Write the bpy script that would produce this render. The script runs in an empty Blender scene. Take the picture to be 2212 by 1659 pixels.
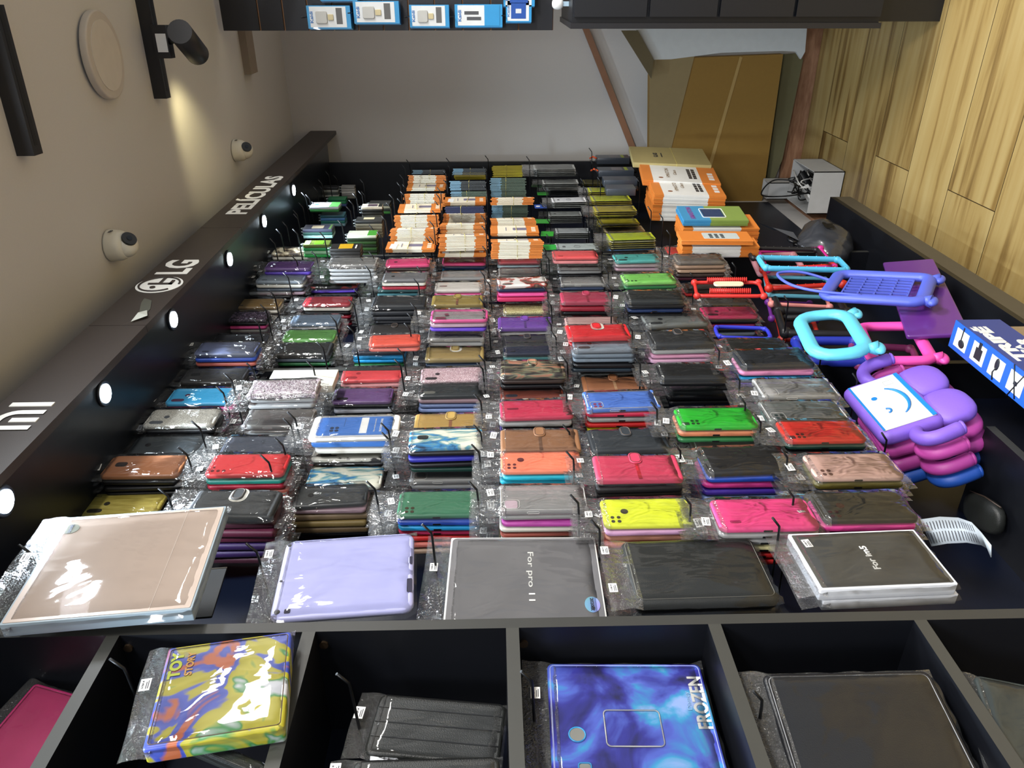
import bpy, math, random
from math import pi, sin, cos, radians
from mathutils import Vector, Matrix
random.seed(7)
SC = bpy.context.scene
COL = SC.collection
# ------------------------------------------------------------------ camera
CAMPOS = Vector((0.0, -1.04, 1.65)); FPX = 1650.0
TH, PT, RO = radians(28.27), radians(1.3), 0.012
F = Vector((cos(TH)*cos(PT), sin(TH)*cos(PT), -sin(PT)))
R = Vector((sin(TH), -cos(TH), 0)); U = R.cross(F)
RC = -U*cos(RO) - R*sin(RO); UC = R*cos(RO) - U*sin(RO)
cam = bpy.data.cameras.new('camera'); camo = bpy.data.objects.new('camera', cam); COL.objects.link(camo)
cam.sensor_fit = 'HORIZONTAL'; cam.sensor_width = 36; cam.lens = 36*FPX/2212; cam.clip_start = .02
B = -F
camo.matrix_world = Matrix(((RC.x, UC.x, B.x, CAMPOS.x), (RC.y, UC.y, B.y, CAMPOS.y), (RC.z, UC.z, B.z, CAMPOS.z), (0, 0, 0, 1)))
SC.camera = camo
SC.view_settings.view_transform = 'Standard'; SC.view_settings.look = 'None'
SC.view_settings.gamma = 1; SC.view_settings.use_curve_mapping = False
SC.view_settings.exposure = 0.0
SC.cycles.transparent_max_bounces = 40
SC.cycles.max_bounces = 5; SC.cycles.diffuse_bounces = 3; SC.cycles.glossy_bounces = 2; SC.cycles.transmission_bounces = 2
SC.cycles.use_adaptive_sampling = True; SC.cycles.adaptive_threshold = .03
SC.cycles.sample_clamp_indirect = 4
# ------------------------------------------------------------------ world and lights
wd = bpy.data.worlds.new('world'); SC.world = wd; wd.use_nodes = True
wd.node_tree.nodes['Background'].inputs[0].default_value = (.80, .88, 1, 1)
wd.node_tree.nodes['Background'].inputs[1].default_value = .5
CEIL = 2.68
def lamp(name, kind, loc, power, col, target=None, **kw):
    l = bpy.data.lights.new(name, kind); l.energy = power; l.color = col
    for k, v in kw.items(): setattr(l, k, v)
    o = bpy.data.objects.new(name, l); COL.objects.link(o); o.location = loc
    if target is not None:
        o.rotation_euler = (Vector(target)-Vector(loc)).to_track_quat('-Z', 'Y').to_euler()
    return o
lamp('ceiling_panel_light', 'AREA', (.3, -2.3, CEIL-.03), 108, (1, .98, .95), (.3, -2.3, 0), shape='RECTANGLE', size=.7, size_y=.5)
lamp('ceiling_panel_light', 'AREA', (2.3, -2.3, CEIL-.03), 108, (1, .98, .95), (2.3, -2.3, 0), shape='RECTANGLE', size=1.2, size_y=.6)
lamp('ceiling_panel_light', 'AREA', (-1.2, -1.2, CEIL-.03), 80, (.95, .97, 1), (-1.2, -1.2, 0), shape='RECTANGLE', size=1.0, size_y=.6)

lamp('round_panel_light', 'AREA', (1.387, -.794, CEIL-.02), 7.5, (.86, .93, 1), (1.387, -.794, 0), shape='DISK', size=.13)
def ray(px, py): return F*FPX + RC*(px-1106) + UC*(829.5-py)
def WY(px, py, D):            # point of the photo at distance D in front of the camera, measured square to the wall
    d = ray(px, py); return CAMPOS + d*(D/d.y)
def WZ(px, py, z):
    d = ray(px, py); return CAMPOS + d*((z-CAMPOS.z)/d.z)
def WX(px, py, x):
    d = ray(px, py); return CAMPOS + d*((x-CAMPOS.x)/d.x)
def YD(D): return CAMPOS.y + D
# ------------------------------------------------------------------ materials
def s2l(c):
    return tuple((v/12.92 if v <= .04045 else ((v+.055)/1.055)**2.4) for v in c)
def hexc(h):
    h = h.lstrip('#'); return s2l(tuple(int(h[i:i+2], 16)/255 for i in (0, 2, 4)))
MATS = {}
def M(color, rough=.45, metal=0, spec=.5, bump=0, bscale=300, coat=0, name=None, var=0.06):
    k = (color, rough, metal, spec, bump, coat)
    if k in MATS: return MATS[k]
    m = bpy.data.materials.new(name or 'plain_'+str(color).strip('#')); m.use_nodes = True
    nt = m.node_tree; b = nt.nodes['Principled BSDF']
    c = hexc(color)
    n = nt.nodes.new('ShaderNodeTexNoise'); n.inputs['Scale'].default_value = bscale if bump else 35
    tc = nt.nodes.new('ShaderNodeTexCoord'); nt.links.new(tc.outputs['Object'], n.inputs['Vector'])
    mx = nt.nodes.new('ShaderNodeMix'); mx.data_type = 'RGBA'
    nt.links.new(n.outputs[0], mx.inputs[0])
    mx.inputs[6].default_value = tuple(v*(1-var) for v in c)+(1,); mx.inputs[7].default_value = tuple(min(1, v*(1+var)) for v in c)+(1,)
    nt.links.new(mx.outputs[2], b.inputs['Base Color'])
    b.inputs['Roughness'].default_value = rough; b.inputs['Metallic'].default_value = metal
    b.inputs['Specular IOR Level'].default_value = spec; b.inputs['Coat Weight'].default_value = coat
    if bump:
        bp = nt.nodes.new('ShaderNodeBump'); bp.inputs['Strength'].default_value = bump; bp.inputs['Distance'].default_value = .002
        nt.links.new(n.outputs[0], bp.inputs['Height']); nt.links.new(bp.outputs[0], b.inputs['Normal'])
    MATS[k] = m; return m
def ramp_mat(name, stops, scale=8, detail=3, stretch=(1, 1, 1), rough=.4, kind='noise', rot=0, dist=0):
    if name in MATS: return MATS[name]
    m = bpy.data.materials.new(name); m.use_nodes = True; nt = m.node_tree; b = nt.nodes['Principled BSDF']
    tc = nt.nodes.new('ShaderNodeTexCoord'); mp = nt.nodes.new('ShaderNodeMapping')
    mp.inputs['Scale'].default_value = stretch; mp.inputs['Rotation'].default_value = (0, rot, 0)
    nt.links.new(tc.outputs['Object'], mp.inputs[0])
    if kind == 'noise':
        n = nt.nodes.new('ShaderNodeTexNoise'); n.inputs['Scale'].default_value = scale; n.inputs['Detail'].default_value = detail
        n.inputs['Distortion'].default_value = dist; out = n.outputs[0]
    else:
        n = nt.nodes.new('ShaderNodeTexVoronoi'); n.inputs['Scale'].default_value = scale
        sp = nt.nodes.new('ShaderNodeSeparateColor'); nt.links.new(n.outputs['Color'], sp.inputs[0]); out = sp.outputs[0]
    nt.links.new(mp.outputs[0], n.inputs['Vector'])
    r = nt.nodes.new('ShaderNodeValToRGB'); e = r.color_ramp.elements
    e[0].position = stops[0][0]; e[0].color = hexc(stops[0][1])+(1,)
    e[1].position = stops[-1][0]; e[1].color = hexc(stops[-1][1])+(1,)
    for p, c in stops[1:-1]:
        x = e.new(p); x.color = hexc(c)+(1,)
    nt.links.new(out, r.inputs[0]); nt.links.new(r.outputs[0], b.inputs['Base Color'])
    b.inputs['Roughness'].default_value = rough
    MATS[name] = m; return m
def plastic_film(name, tint=(.985, .985, .98), fog=.012, gl=1.0, rough=.05, bs=30, bstr=.6):
    m = bpy.data.materials.new(name); m.use_nodes = True; nt = m.node_tree
    for n in list(nt.nodes): nt.nodes.remove(n)
    out = nt.nodes.new('ShaderNodeOutputMaterial')
    tr = nt.nodes.new('ShaderNodeBsdfTransparent'); tr.inputs[0].default_value = tint+(1,)
    g = nt.nodes.new('ShaderNodeBsdfGlossy'); g.inputs['Roughness'].default_value = rough
    df = nt.nodes.new('ShaderNodeBsdfDiffuse'); df.inputs[0].default_value = (.8, .8, .78, 1)
    fr = nt.nodes.new('ShaderNodeFresnel'); fr.inputs[0].default_value = 1.45
    mu = nt.nodes.new('ShaderNodeMath'); mu.operation = 'MULTIPLY'; mu.inputs[1].default_value = gl; mu.use_clamp = True
    tc = nt.nodes.new('ShaderNodeTexCoord'); mp = nt.nodes.new('ShaderNodeMapping'); mp.inputs['Scale'].default_value = (1, 1, .6)
    no = nt.nodes.new('ShaderNodeTexNoise'); no.inputs['Scale'].default_value = bs; no.inputs['Detail'].default_value = 2; no.inputs['Distortion'].default_value = 1.2
    bp = nt.nodes.new('ShaderNodeBump'); bp.inputs['Strength'].default_value = bstr; bp.inputs['Distance'].default_value = .006
    L = nt.links.new
    L(tc.outputs['Object'], mp.inputs[0]); L(mp.outputs[0], no.inputs['Vector']); L(no.outputs[0], bp.inputs['Height'])
    L(bp.outputs[0], g.inputs['Normal']); L(bp.outputs[0], fr.inputs['Normal'])
    L(fr.outputs[0], mu.inputs[0])
    m1 = nt.nodes.new('ShaderNodeMixShader'); m1.inputs[0].default_value = fog; L(tr.outputs[0], m1.inputs[1]); L(df.outputs[0], m1.inputs[2])
    m2 = nt.nodes.new('ShaderNodeMixShader'); L(mu.outputs[0], m2.inputs[0]); L(m1.outputs[0], m2.inputs[1]); L(g.outputs[0], m2.inputs[2])
    L(m2.outputs[0], out.inputs[0]); MATS[name] = m; return m
FILM = plastic_film('clear_bag_film')
CRINK = plastic_film('crinkled_bag_film', tint=(.95, .95, .95), fog=.055, gl=2.4, rough=.05, bs=70, bstr=1.0)
FILMB = plastic_film('big_bag_film', fog=.01, gl=.9, bs=4, bstr=.3)
CLEAR = plastic_film('clear_silicone', tint=(.9, .89, .88), fog=.36, gl=2.0, rough=.12, bs=25, bstr=.35)
CLEARPK = plastic_film('rose_clear_silicone', tint=(.86, .70, .74), fog=.32, gl=2.0, rough=.12, bs=25, bstr=.35)
CLEARTL = plastic_film('teal_clear_silicone', tint=(.45, .68, .62), fog=.2, gl=2.0, rough=.12, bs=25, bstr=.35)
def emit(name, col, st):
    m = bpy.data.materials.new(name); m.use_nodes = True; nt = m.node_tree; b = nt.nodes['Principled BSDF']
    b.inputs['Emission Color'].default_value = col+(1,); b.inputs['Emission Strength'].default_value = st
    MATS[name] = m; return m
BLACK = M('#0c0e14', .42, name='black_laminate')
BLKEDGE = M('#333330', .5, name='black_edge_band')
DARK = M('#101012', .35, name='dark_opening')
WHITE = M('#e9e9e6', .5, name='white_paper')
HOOKM = M('#111214', .35, metal=.3, name='black_hook_coating')
# ------------------------------------------------------------------ mesh helpers
def mesh(name, vs, fs, mi=None, smooth=False):
    me = bpy.data.meshes.new(name); me.from_pydata([tuple(v) for v in vs], [], fs)
    if mi:
        for p, i in zip(me.polygons, mi): p.material_index = i
    if smooth:
        for p in me.polygons: p.use_smooth = True
    me.update(); return me
def ob(name, me, mats=None, parent=None, loc=None, rot=None, mw=None, label=None, cat=None, group=None, kind=None, scale=None):
    if mats is not None:
        if not isinstance(mats, (list, tuple)): mats = [mats]
        if len(me.materials) == 0:
            for m in mats: me.materials.append(m)
    o = bpy.data.objects.new(name, me); COL.objects.link(o)
    if mats is not None and me.users > 1:
        for i, m in enumerate(mats):
            if i < len(o.material_slots) and me.materials[i] != m:
                o.material_slots[i].link = 'OBJECT'; o.material_slots[i].material = m
    if parent is not None: o.parent = parent
    if mw is not None: o.matrix_local = mw
    if loc is not None: o.location = loc
    if rot is not None: o.rotation_euler = rot
    if scale is not None: o.scale = scale if isinstance(scale, (tuple, list)) else (scale,)*3
    if label: o['label'] = label
    if cat: o['category'] = cat
    if group: o['group'] = group
    if kind: o['kind'] = kind
    return o
def boxm(x0, x1, y0, y1, z0, z1, name='box'):
    v = [(x, y, z) for x in (x0, x1) for y in (y0, y1) for z in (z0, z1)]
    f = [(0, 1, 3, 2), (4, 6, 7, 5), (0, 4, 5, 1), (2, 3, 7, 6), (0, 2, 6, 4), (1, 5, 7, 3)]
    return mesh(name, v, f)
def rrect(w, h, r, n=5):
    r = min(r, w/2-1e-5, h/2-1e-5); pts = []
    for cx, cz, a0 in ((w/2-r, h/2-r, 0), (-w/2+r, h/2-r, 90), (-w/2+r, -h/2+r, 180), (w/2-r, -h/2+r, 270)):
        for i in range(n+1):
            a = radians(a0+90*i/n); pts.append((cx+r*cos(a), cz+r*sin(a)))
    return pts
def prism(outline, y0, y1, bev=0.0, nb=2, name='slab', smooth=True, cx=0, cz=0):
    """outline in XZ, extruded along Y (front y0 < back y1) with rounded rims"""
    n = len(outline); xs = [p[0] for p in outline]; zs = [p[1] for p in outline]
    mx, mz = (min(xs)+max(xs))/2, (min(zs)+max(zs))/2; W = (max(xs)-min(xs))/2; H = (max(zs)-min(zs))/2
    rings = []
    def ring(ins, y):
        sx = (W-ins)/W; sz = (H-ins)/H
        return [(mx+(x-mx)*sx+cx, y, mz+(z-mz)*sz+cz) for x, z in outline]
    if bev > 0:
        for i in range(nb+1):
            a = (pi/2)*i/nb; rings.append(ring(bev*(1-sin(a)), y0+bev*(1-cos(a))))
        for i in range(nb+1):
            a = (pi/2)*i/nb; rings.append(ring(bev*(1-cos(a)), y1-bev*(1-sin(a))))
    else: rings = [ring(0, y0), ring(0, y1)]
    vs = [p for r_ in rings for p in r_]; fs = []
    k = len(rings)
    for j in range(k-1):
        for i in range(n):
            a = j*n+i; b = j*n+(i+1) % n; fs.append((a, a+n, b+n, b))
    fs.append(tuple(range(n))); fs.append(tuple(reversed(range((k-1)*n, k*n))))
    me = mesh(name, vs, fs)
    if smooth and bev > 0:
        for p in me.polygons[:-2]: p.use_smooth = True
    return me
def rslab(w, h, d, r, bev=.002, n=5, name='slab', y=0, cx=0, cz=0, nb=2):
    return prism(rrect(w, h, r, n), y-d/2, y+d/2, min(bev, d/2-1e-5), nb, name, cx=cx, cz=cz)
def join(*mes, name='joined', mi=None):
    vs, fs, ids, sm = [], [], [], []
    for k, me in enumerate(mes):
        o = len(vs); vs += [tuple(v.co) for v in me.vertices]
        for p in me.polygons:
            fs.append(tuple(o+i for i in p.vertices)); ids.append(mi[k] if mi else p.material_index); sm.append(p.use_smooth)
    m = mesh(name, vs, fs, ids)
    for p, s in zip(m.polygons, sm): p.use_smooth = s
    return m
def xform(me, mat):
    me.transform(mat); return me
def catmull(pts, n=6, closed=False):
    pts = [Vector(p) for p in pts]; out = []
    N = len(pts); rng = range(N if closed else N-1)
    for i in rng:
        if closed: p0, p1, p2, p3 = pts[i-1], pts[i], pts[(i+1) % N], pts[(i+2) % N]
        else: p0, p1, p2, p3 = pts[max(i-1, 0)], pts[i], pts[i+1], pts[min(i+2, N-1)]
        for k in range(n):
            t = k/n
            out.append(.5*((2*p1)+(p2-p0)*t+(2*p0-5*p1+4*p2-p3)*t*t+(3*p1-p0-3*p2+p3)*t**3))
    if not closed: out.append(pts[-1])
    return out
def tube(pts, r, seg=8, closed=False, name='tube', caps=True, flat=1.0, rr=None):
    pts = [Vector(p) for p in pts]; N = len(pts); vs, fs = [], []
    prev = None
    for i, p in enumerate(pts):
        if closed: t = pts[(i+1) % N]-pts[i-1]
        else: t = pts[min(i+1, N-1)]-pts[max(i-1, 0)]
        t.normalize()
        if prev is None:
            a = Vector((0, 1, 0)) if abs(t.y) < .9 else Vector((0, 0, 1))
            u = (a-t*a.dot(t)).normalized()
        else: u = (prev-t*prev.dot(t)).normalized()
        prev = u; w = t.cross(u); q = rr[i] if rr else r
        for s in range(seg):
            a = 2*pi*s/seg; vs.append(p+u*(cos(a)*q*flat)+w*(sin(a)*q))
    for i in range(N if closed else N-1):
        j = (i+1) % N
        for s in range(seg):
            s2 = (s+1) % seg; fs.append((i*seg+s, i*seg+s2, j*seg+s2, j*seg+s))
    me_caps = []
    if not closed and caps:
        fs.append(tuple(reversed(range(seg)))); fs.append(tuple(range((N-1)*seg, N*seg)))
    me = mesh(name, vs, fs)
    for p in me.polygons:
        if len(p.vertices) == 4: p.use_smooth = True
    return me
def blob(rx, ry, rz, c=(0, 0, 0), nu=16, nv=10, name='ball', p=1.0):
    vs, fs = [], []
    sg = lambda v: math.copysign(abs(v)**p, v)
    for j in range(nv+1):
        a = -pi/2+pi*j/nv
        for i in range(nu):
            b = 2*pi*i/nu; vs.append((c[0]+rx*sg(cos(a))*sg(cos(b)), c[1]+ry*sg(cos(a))*sg(sin(b)), c[2]+rz*sg(sin(a))))
    for j in range(nv):
        for i in range(nu):
            i2 = (i+1) % nu; fs.append((j*nu+i, j*nu+i2, (j+1)*nu+i2, (j+1)*nu+i))
    return mesh(name, vs, fs, smooth=True)
def disc(r, y, cx=0, cz=0, d=.0008, n=20, rz=None):
    rz = rz or r
    return prism([(r*cos(2*pi*i/n), rz*sin(2*pi*i/n)) for i in range(n)], y-d/2, y+d/2, 0, name='disc', cx=cx, cz=cz, smooth=False)
TXT = {}
def text(s, w=None, h=.01, d=.0004, bold=0, space=1):
    """text mesh reading along +X with up +Z, facing -Y, centred, fitted to w (if given) and height h"""
    cu = bpy.data.curves.new('lettering', 'FONT'); cu.body = s; cu.size = 1; cu.extrude = .001; cu.offset = bold; cu.space_character = space; cu.resolution_u = 3
    t = bpy.data.objects.new('tmp', cu); COL.objects.link(t)
    dg = bpy.context.evaluated_depsgraph_get(); me = bpy.data.meshes.new_from_object(t.evaluated_get(dg))
    bpy.data.objects.remove(t); bpy.data.curves.remove(cu)
    if len(me.vertices) == 0: return me
    xs = [v.co.x for v in me.vertices]; ys = [v.co.y for v in me.vertices]
    cx, cy = (min(xs)+max(xs))/2, (min(ys)+max(ys))/2; sy = h/(max(ys)-min(ys)); sx = (w/(max(xs)-min(xs))) if w else sy
    for v in me.vertices:
        x, y, z = v.co; v.co = ((x-cx)*sx, -z/.001*d/2, (y-cy)*sy)
    me.materials.clear(); me.name = 'lettering'; return me
def basis(TL, TR, BL):
    """frame whose local X runs TL->TR and local Z BL->TL, facing -Y; returns matrix at the centre, width, height"""
    TL, TR, BL = Vector(TL), Vector(TR), Vector(BL)
    ex = TR-TL; w = ex.length; ex.normalize(); ez = TL-BL; h = ez.length
    ez = (ez-ex*ez.dot(ex)).normalized(); ey = ez.cross(ex)
    c = (TR+BL)/2
    m = Matrix(((ex.x, ey.x, ez.x, c.x), (ex.y, ey.y, ez.y, c.y), (ex.z, ey.z, ez.z, c.z), (0, 0, 0, 1)))
    return m, w, h
def place(px, py, D, rot=0, yaw=0, pitch=0):
    """matrix at a spot on the wall display; rot turns it in the wall plane, pitch tips its foot outwards, yaw swings it"""
    return Matrix.Translation(WY(px, py, D)) @ Matrix.Rotation(radians(yaw), 4, 'Z') @ Matrix.Rotation(radians(pitch), 4, 'X') @ Matrix.Rotation(radians(rot), 4, 'Y')
# ------------------------------------------------------------------ the room
XEND = 4.14
DF, DC = .83, 1.04
XB0 = WY(1836, 425, DF).x
def struct(name, me, mats, **k): return ob(name, me, mats, kind='structure', **k)
def wood_floor():
    m = bpy.data.materials.new('oak_planks'); m.use_nodes = True; nt = m.node_tree; b = nt.nodes['Principled BSDF']; L = nt.links.new
    tc = nt.nodes.new('ShaderNodeTexCoord')
    rot = nt.nodes.new('ShaderNodeMapping'); rot.inputs['Rotation'].default_value = (0, 0, pi/2); rot.inputs['Location'].default_value = (.85, -.091, 0)
    L(tc.outputs['Object'], rot.inputs[0])
    br = nt.nodes.new('ShaderNodeTexBrick'); br.offset = .5; br.inputs['Scale'].default_value = 1
    br.inputs['Brick Width'].default_value = 2.4; br.inputs['Row Height'].default_value = .2933
    br.inputs['Mortar Size'].default_value = .0016; br.inputs['Mortar Smooth'].default_value = 0
    br.inputs['Color1'].default_value = (0, 0, 0, 1); br.inputs['Color2'].default_value = (1, 1, 1, 1); br.inputs['Mortar'].default_value = (.5, .5, .5, 1)
    L(rot.outputs[0], br.inputs['Vector'])
    gr = nt.nodes.new('ShaderNodeMapping'); gr.inputs['Scale'].default_value = (9, .55, 1); L(tc.outputs['Object'], gr.inputs[0])
    ad = nt.nodes.new('ShaderNodeVectorMath'); ad.operation = 'MULTIPLY_ADD'; ad.inputs[1].default_value = (9, 9, 9)
    L(br.outputs['Color'], ad.inputs[0]); L(gr.outputs[0], ad.inputs[2])
    n1 = nt.nodes.new('ShaderNodeTexNoise'); n1.inputs['Scale'].default_value = 2.2; n1.inputs['Detail'].default_value = 7; n1.inputs['Distortion'].default_value = .5; L(ad.outputs[0], n1.inputs['Vector'])
    r1 = nt.nodes.new('ShaderNodeValToRGB'); e = r1.color_ramp.elements
    e[0].position = .30; e[0].color = hexc('#7a5e34')+(1,); e[1].position = .68; e[1].color = hexc('#d0b67c')+(1,)
    x = e.new(.40); x.color = hexc('#a58650')+(1,); x = e.new(.47); x.color = hexc('#c2a468')+(1,)
    L(n1.outputs[0], r1.inputs[0])
    kn = nt.nodes.new('ShaderNodeTexNoise'); kn.inputs['Scale'].default_value = 1.6; kn.inputs['Detail'].default_value = 3; L(ad.outputs[0], kn.inputs['Vector'])
    r2 = nt.nodes.new('ShaderNodeValToRGB'); r2.color_ramp.elements[0].position = .60; r2.color_ramp.elements[0].color = (1, 1, 1, 1)
    r2.color_ramp.elements[1].position = .75; r2.color_ramp.elements[1].color = (.62, .54, .42, 1); L(kn.outputs[0], r2.inputs[0])
    mx = nt.nodes.new('ShaderNodeMix'); mx.data_type = 'RGBA'; mx.blend_type = 'MULTIPLY'; mx.inputs[0].default_value = 1
    L(r1.outputs[0], mx.inputs[6]); L(r2.outputs[0], mx.inputs[7])
    tn = nt.nodes.new('ShaderNodeMix'); tn.data_type = 'RGBA'; tn.blend_type = 'MULTIPLY'; tn.inputs[0].default_value = .25
    L(mx.outputs[2], tn.inputs[6]); L(br.outputs['Color'], tn.inputs[7])
    mo = nt.nodes.new('ShaderNodeMix'); mo.data_type = 'RGBA'; L(br.outputs['Fac'], mo.inputs[0]); L(tn.outputs[2], mo.inputs[6]); mo.inputs[7].default_value = hexc('#3c2c16')+(1,)
    dk = nt.nodes.new('ShaderNodeMix'); dk.data_type = 'RGBA'; dk.blend_type = 'MULTIPLY'; dk.inputs[0].default_value = 1; dk.inputs[7].default_value = (.66, .66, .62, 1); L(mo.outputs[2], dk.inputs[6]); L(dk.outputs[2], b.inputs['Base Color']); b.inputs['Roughness'].default_value = .38
    return m
def paint(name, col, bump=.12):
    return M(col, .85, bump=bump, bscale=260, spec=.3, name=name, var=.02)
PAINT = paint('warm_wall_paint', '#cbc9c6'); CPAINT = M('#c8c6c3', .85, bump=.08, bscale=240, spec=.3, name='warm_ceiling_paint', var=.025)
struct('floor', boxm(-1.6, XEND, -3.4, .12, -.05, 0), wood_floor())
struct('ceiling', boxm(-1.6, XEND, -3.4, .12, CEIL, CEIL+.08), CPAINT)
struct('wall_right', boxm(XEND, XEND+.1, -3.4, .12, -.05, CEIL+.08), PAINT)
struct('wall_back', boxm(-1.6, XEND, .02, .12, 0, CEIL), PAINT)
struct('baseboard_right', boxm(XEND-.016, XEND, -3.4, 0, 0, .1), ramp_mat('reddish_wood_trim', [(.3, '#8c6248'), (.7, '#b48a6c')], 12, 4, (1, 1, 6), .5))
struct('baseboard_back', boxm(XB0+.01, XEND-.016, .006, .02, 0, .1), MATS['reddish_wood_trim'])
# ------------------------------------------------------------------ the black display cabinet
YF = YD(DF)
ZS = WY(300, 900, .83).z
XD1 = WY(1100, 1346, DF).x; XD2 = WY(1800, 785, .93).x; XD3 = WY(1500, 546, .93).x; XE = WY(900, 350, DF).x
ZB = WY(1938, 520, DF).z; ZB0 = WY(1991, 520, DF).z
FY = YD(.72); ZF0 = WY(322, 692, .72).z; ZF1 = WY(304, 605, .72).z
print('dims', XD1, XD2, XD3, XE, ZB, ZB0, ZF0, ZF1)
cab = ob('display_cabinet', None, label='tall black wall display cabinet with white lettered sign panels and hooks of phone cases', cat='display cabinet')
cab.location = (1.5, 0, 0)
def part(name, me, mats, parent=cab, label=None):
    o = ob(name, me, mats, label=label)
    if parent is not None:
        o.parent = parent; o.matrix_parent_inverse = Matrix.Translation(-Vector(parent.location))
    return o
NAVY = M('#0a1020', .36, name='black_back_board', bump=.05, bscale=400)
T = .0186
XB0 = WY(1836, 425, DF).x; ZL = WY(1440, 350, DF).z; print('XB0', XB0, ZL)
part('back_panel', boxm(-.9, XE-.009, 0, .02, ZB, ZF1), NAVY)
def upright(x, nm='side_panel', yf=YF, zb=None):
    me = boxm(x-T/2, x+T/2, yf, 0, ZB if zb is None else zb, ZF0); 
    for p in me.polygons: p.material_index = 1 if abs(p.normal.y+1) < .1 else 0
    o = part(nm, me, [BLACK, BLKEDGE]); return o
upright(XD1, 'divider'); upright(XD2, 'divider', YD(.93)); upright(XD3, 'divider', YD(.93))
upright(XE, 'side_panel', YF, ZL)
for nm, x0 in (('shelf', 250), ('shelf', 668), ('shelf', 1107), ('shelf', 1548), ('shelf', 2003)):
    z = WY(x0, 1362, DF).z
    me = boxm(-.9, XD1-T/2, YF, 0, z-T/2, z+T/2)
    for p in me.polygons: p.material_index = 1 if abs(p.normal.y+1) < .1 else 0
    part('shelf', me, [BLACK, M('#3b3b37', .5, name='grey_edge_band')])
c = WY(2130, 921, DF); ZSH = c.z; XSH = c.x
me = boxm(XD1+T/2, XSH, YF, 0, c.z-T, c.z)
for p in me.polygons: p.material_index = 1 if abs(p.normal.y+1) < .1 else 0
part('shelf', me, [BLACK, BLKEDGE])
me = boxm(-.9, XB0, YF, 0, ZB-.02, ZB)
part('base_board', me, [BLACK])
me = boxm(-.9, XB0, YF, YF+.018, ZB0, ZB-.02); part('front_rail', me, M('#4c463a', .5, name='brown_grey_edge'))
part('plinth', boxm(-.9, XB0-.05, YF+.09, 0, 0, ZB-.02), BLACK)
part('soffit', boxm(-.9, XE+.01, FY+.018, 0, ZF0, ZF0+.018), M('#0b1018', .35, name='soffit_laminate'))
part('top_board', boxm(-.9, XE+.01, FY+.018, 0, ZF1-.018, ZF1), BLACK)
FAS = M('#39322f', .5, bump=.1, bscale=500, name='brown_black_fascia')
XF = [-.9, WY(260, 703, .72).x, WY(470, 492, .72).x, WY(700, 282, .72).x]
fas = []
for i in range(3):
    fas.append(part('sign_panel', boxm(XF[i]+.001, XF[i+1]-.001, FY, FY+.018, ZF0-.004, ZF1), FAS))
SIGNW = emit('white_lettering_glow', (.93, .92, .86), .12); SIGNW.node_tree.nodes['Principled BSDF'].inputs['Base Color'].default_value = (.85, .85, .8, 1)  # plain white letters, given a faint glow of their own
def sign(name, me, x, z, parent):
    o = part(name, me, SIGNW, None); o.location = (x, FY-.0012, z); o.parent = parent
    o.matrix_parent_inverse = Matrix.Identity(4)
    return o
zc = (ZF0+ZF1)/2; hh = ZF1-ZF0
def fpx(px, py): p = WY(px, py, .72); return p.x, p.z
# the two-letter rounded logo at the near end
x0 = fpx(40, 930)[0]; x1 = fpx(70, 871)[0]; zt = fpx(8, 900)[1]; zb = fpx(77, 905)[1]
st = (x1-x0)/7.0
def arch(x0, x1, zb, zt, st):
    w = x1-x0; r = w*.5; pts = [(x0, zb), (x0, zt)]
    for i in range(7): a = pi/2*(1-i/6); pts.append((x1-r+r*cos(a), zt-r+r*sin(a)))
    pts += [(x1, zb), (x1-st, zb)]
    for i in range(7): a = pi/2*i/6; pts.append((x1-r+(r-st)*cos(a), zt-r+(r-st)*sin(a)))
    pts += [(x0+st, zt-st), (x0+st, zb)]
    return pts
L_ = hh*.62; zb = zc-L_/2; zt = zc+L_/2; wm = (x1-x0)*.70
o1 = mesh('lettering', [(x, y, z) for y in (FY-.002, FY-.0002) for x, z in arch(x0, x0+wm, zb, zt, st)], [tuple(reversed(range(20)))])
o2 = boxm(x0+wm/2-st/2, x0+wm/2+st/2, FY-.002, FY-.0002, zb, zb+L_*.62)
o3 = boxm(x1-st, x1, FY-.002, FY-.0002, zb, zt)
me = join(o1, o2, o3); part('lettering', me, SIGNW, fas[0])
# round face logo and LG
xa, xb = fpx(345, 634)[0], fpx(345, 598)[0]; cxl = (xa+xb)/2; rl = hh*.46
me = join(disc(rl, 0, n=36)); 
ringm = tube([(rl*.86*cos(2*pi*i/32), -.0012, rl*.86*sin(2*pi*i/32)) for i in range(24, 24+29)], rl*.045, 6)
L2 = join(boxm(-.04*rl, .1*rl, -.003, -.0006, -.55*rl, .5*rl), boxm(-.04*rl, .45*rl, -.003, -.0006, -.55*rl, -.42*rl), disc(rl*.12, -.0015, -rl*.4, rl*.15, .003, 14),
          boxm(.1*rl, .84*rl, -.003, -.0006, -.06*rl, .06*rl))
o = part('round_logo', me, SIGNW, fas[1]); 
for q in (o,):
    q.data.transform(Matrix.Translation((cxl, FY-.001, zc)))
dk = join(ringm, L2); dk.transform(Matrix.Translation((cxl, FY-.0012, zc))); part('logo_outline', dk, FAS, o)
xa, xb = fpx(360, 593)[0], fpx(405, 562)[0]
t = text('LG', xb-xa, hh*.70, bold=.03); t.transform(Matrix.Translation(((xa+xb)/2, FY-.001, zc))); part('lettering', t, SIGNW, fas[1])
xa, xb = fpx(515, 463)[0], fpx(590, 381)[0]
t = text('PELÍCULAS', xb-xa, hh*.70, bold=.035); t.transform(Matrix.Translation(((xa+xb)/2, FY-.001, zc+.004))); part('lettering', t, SIGNW, fas[2])
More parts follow.
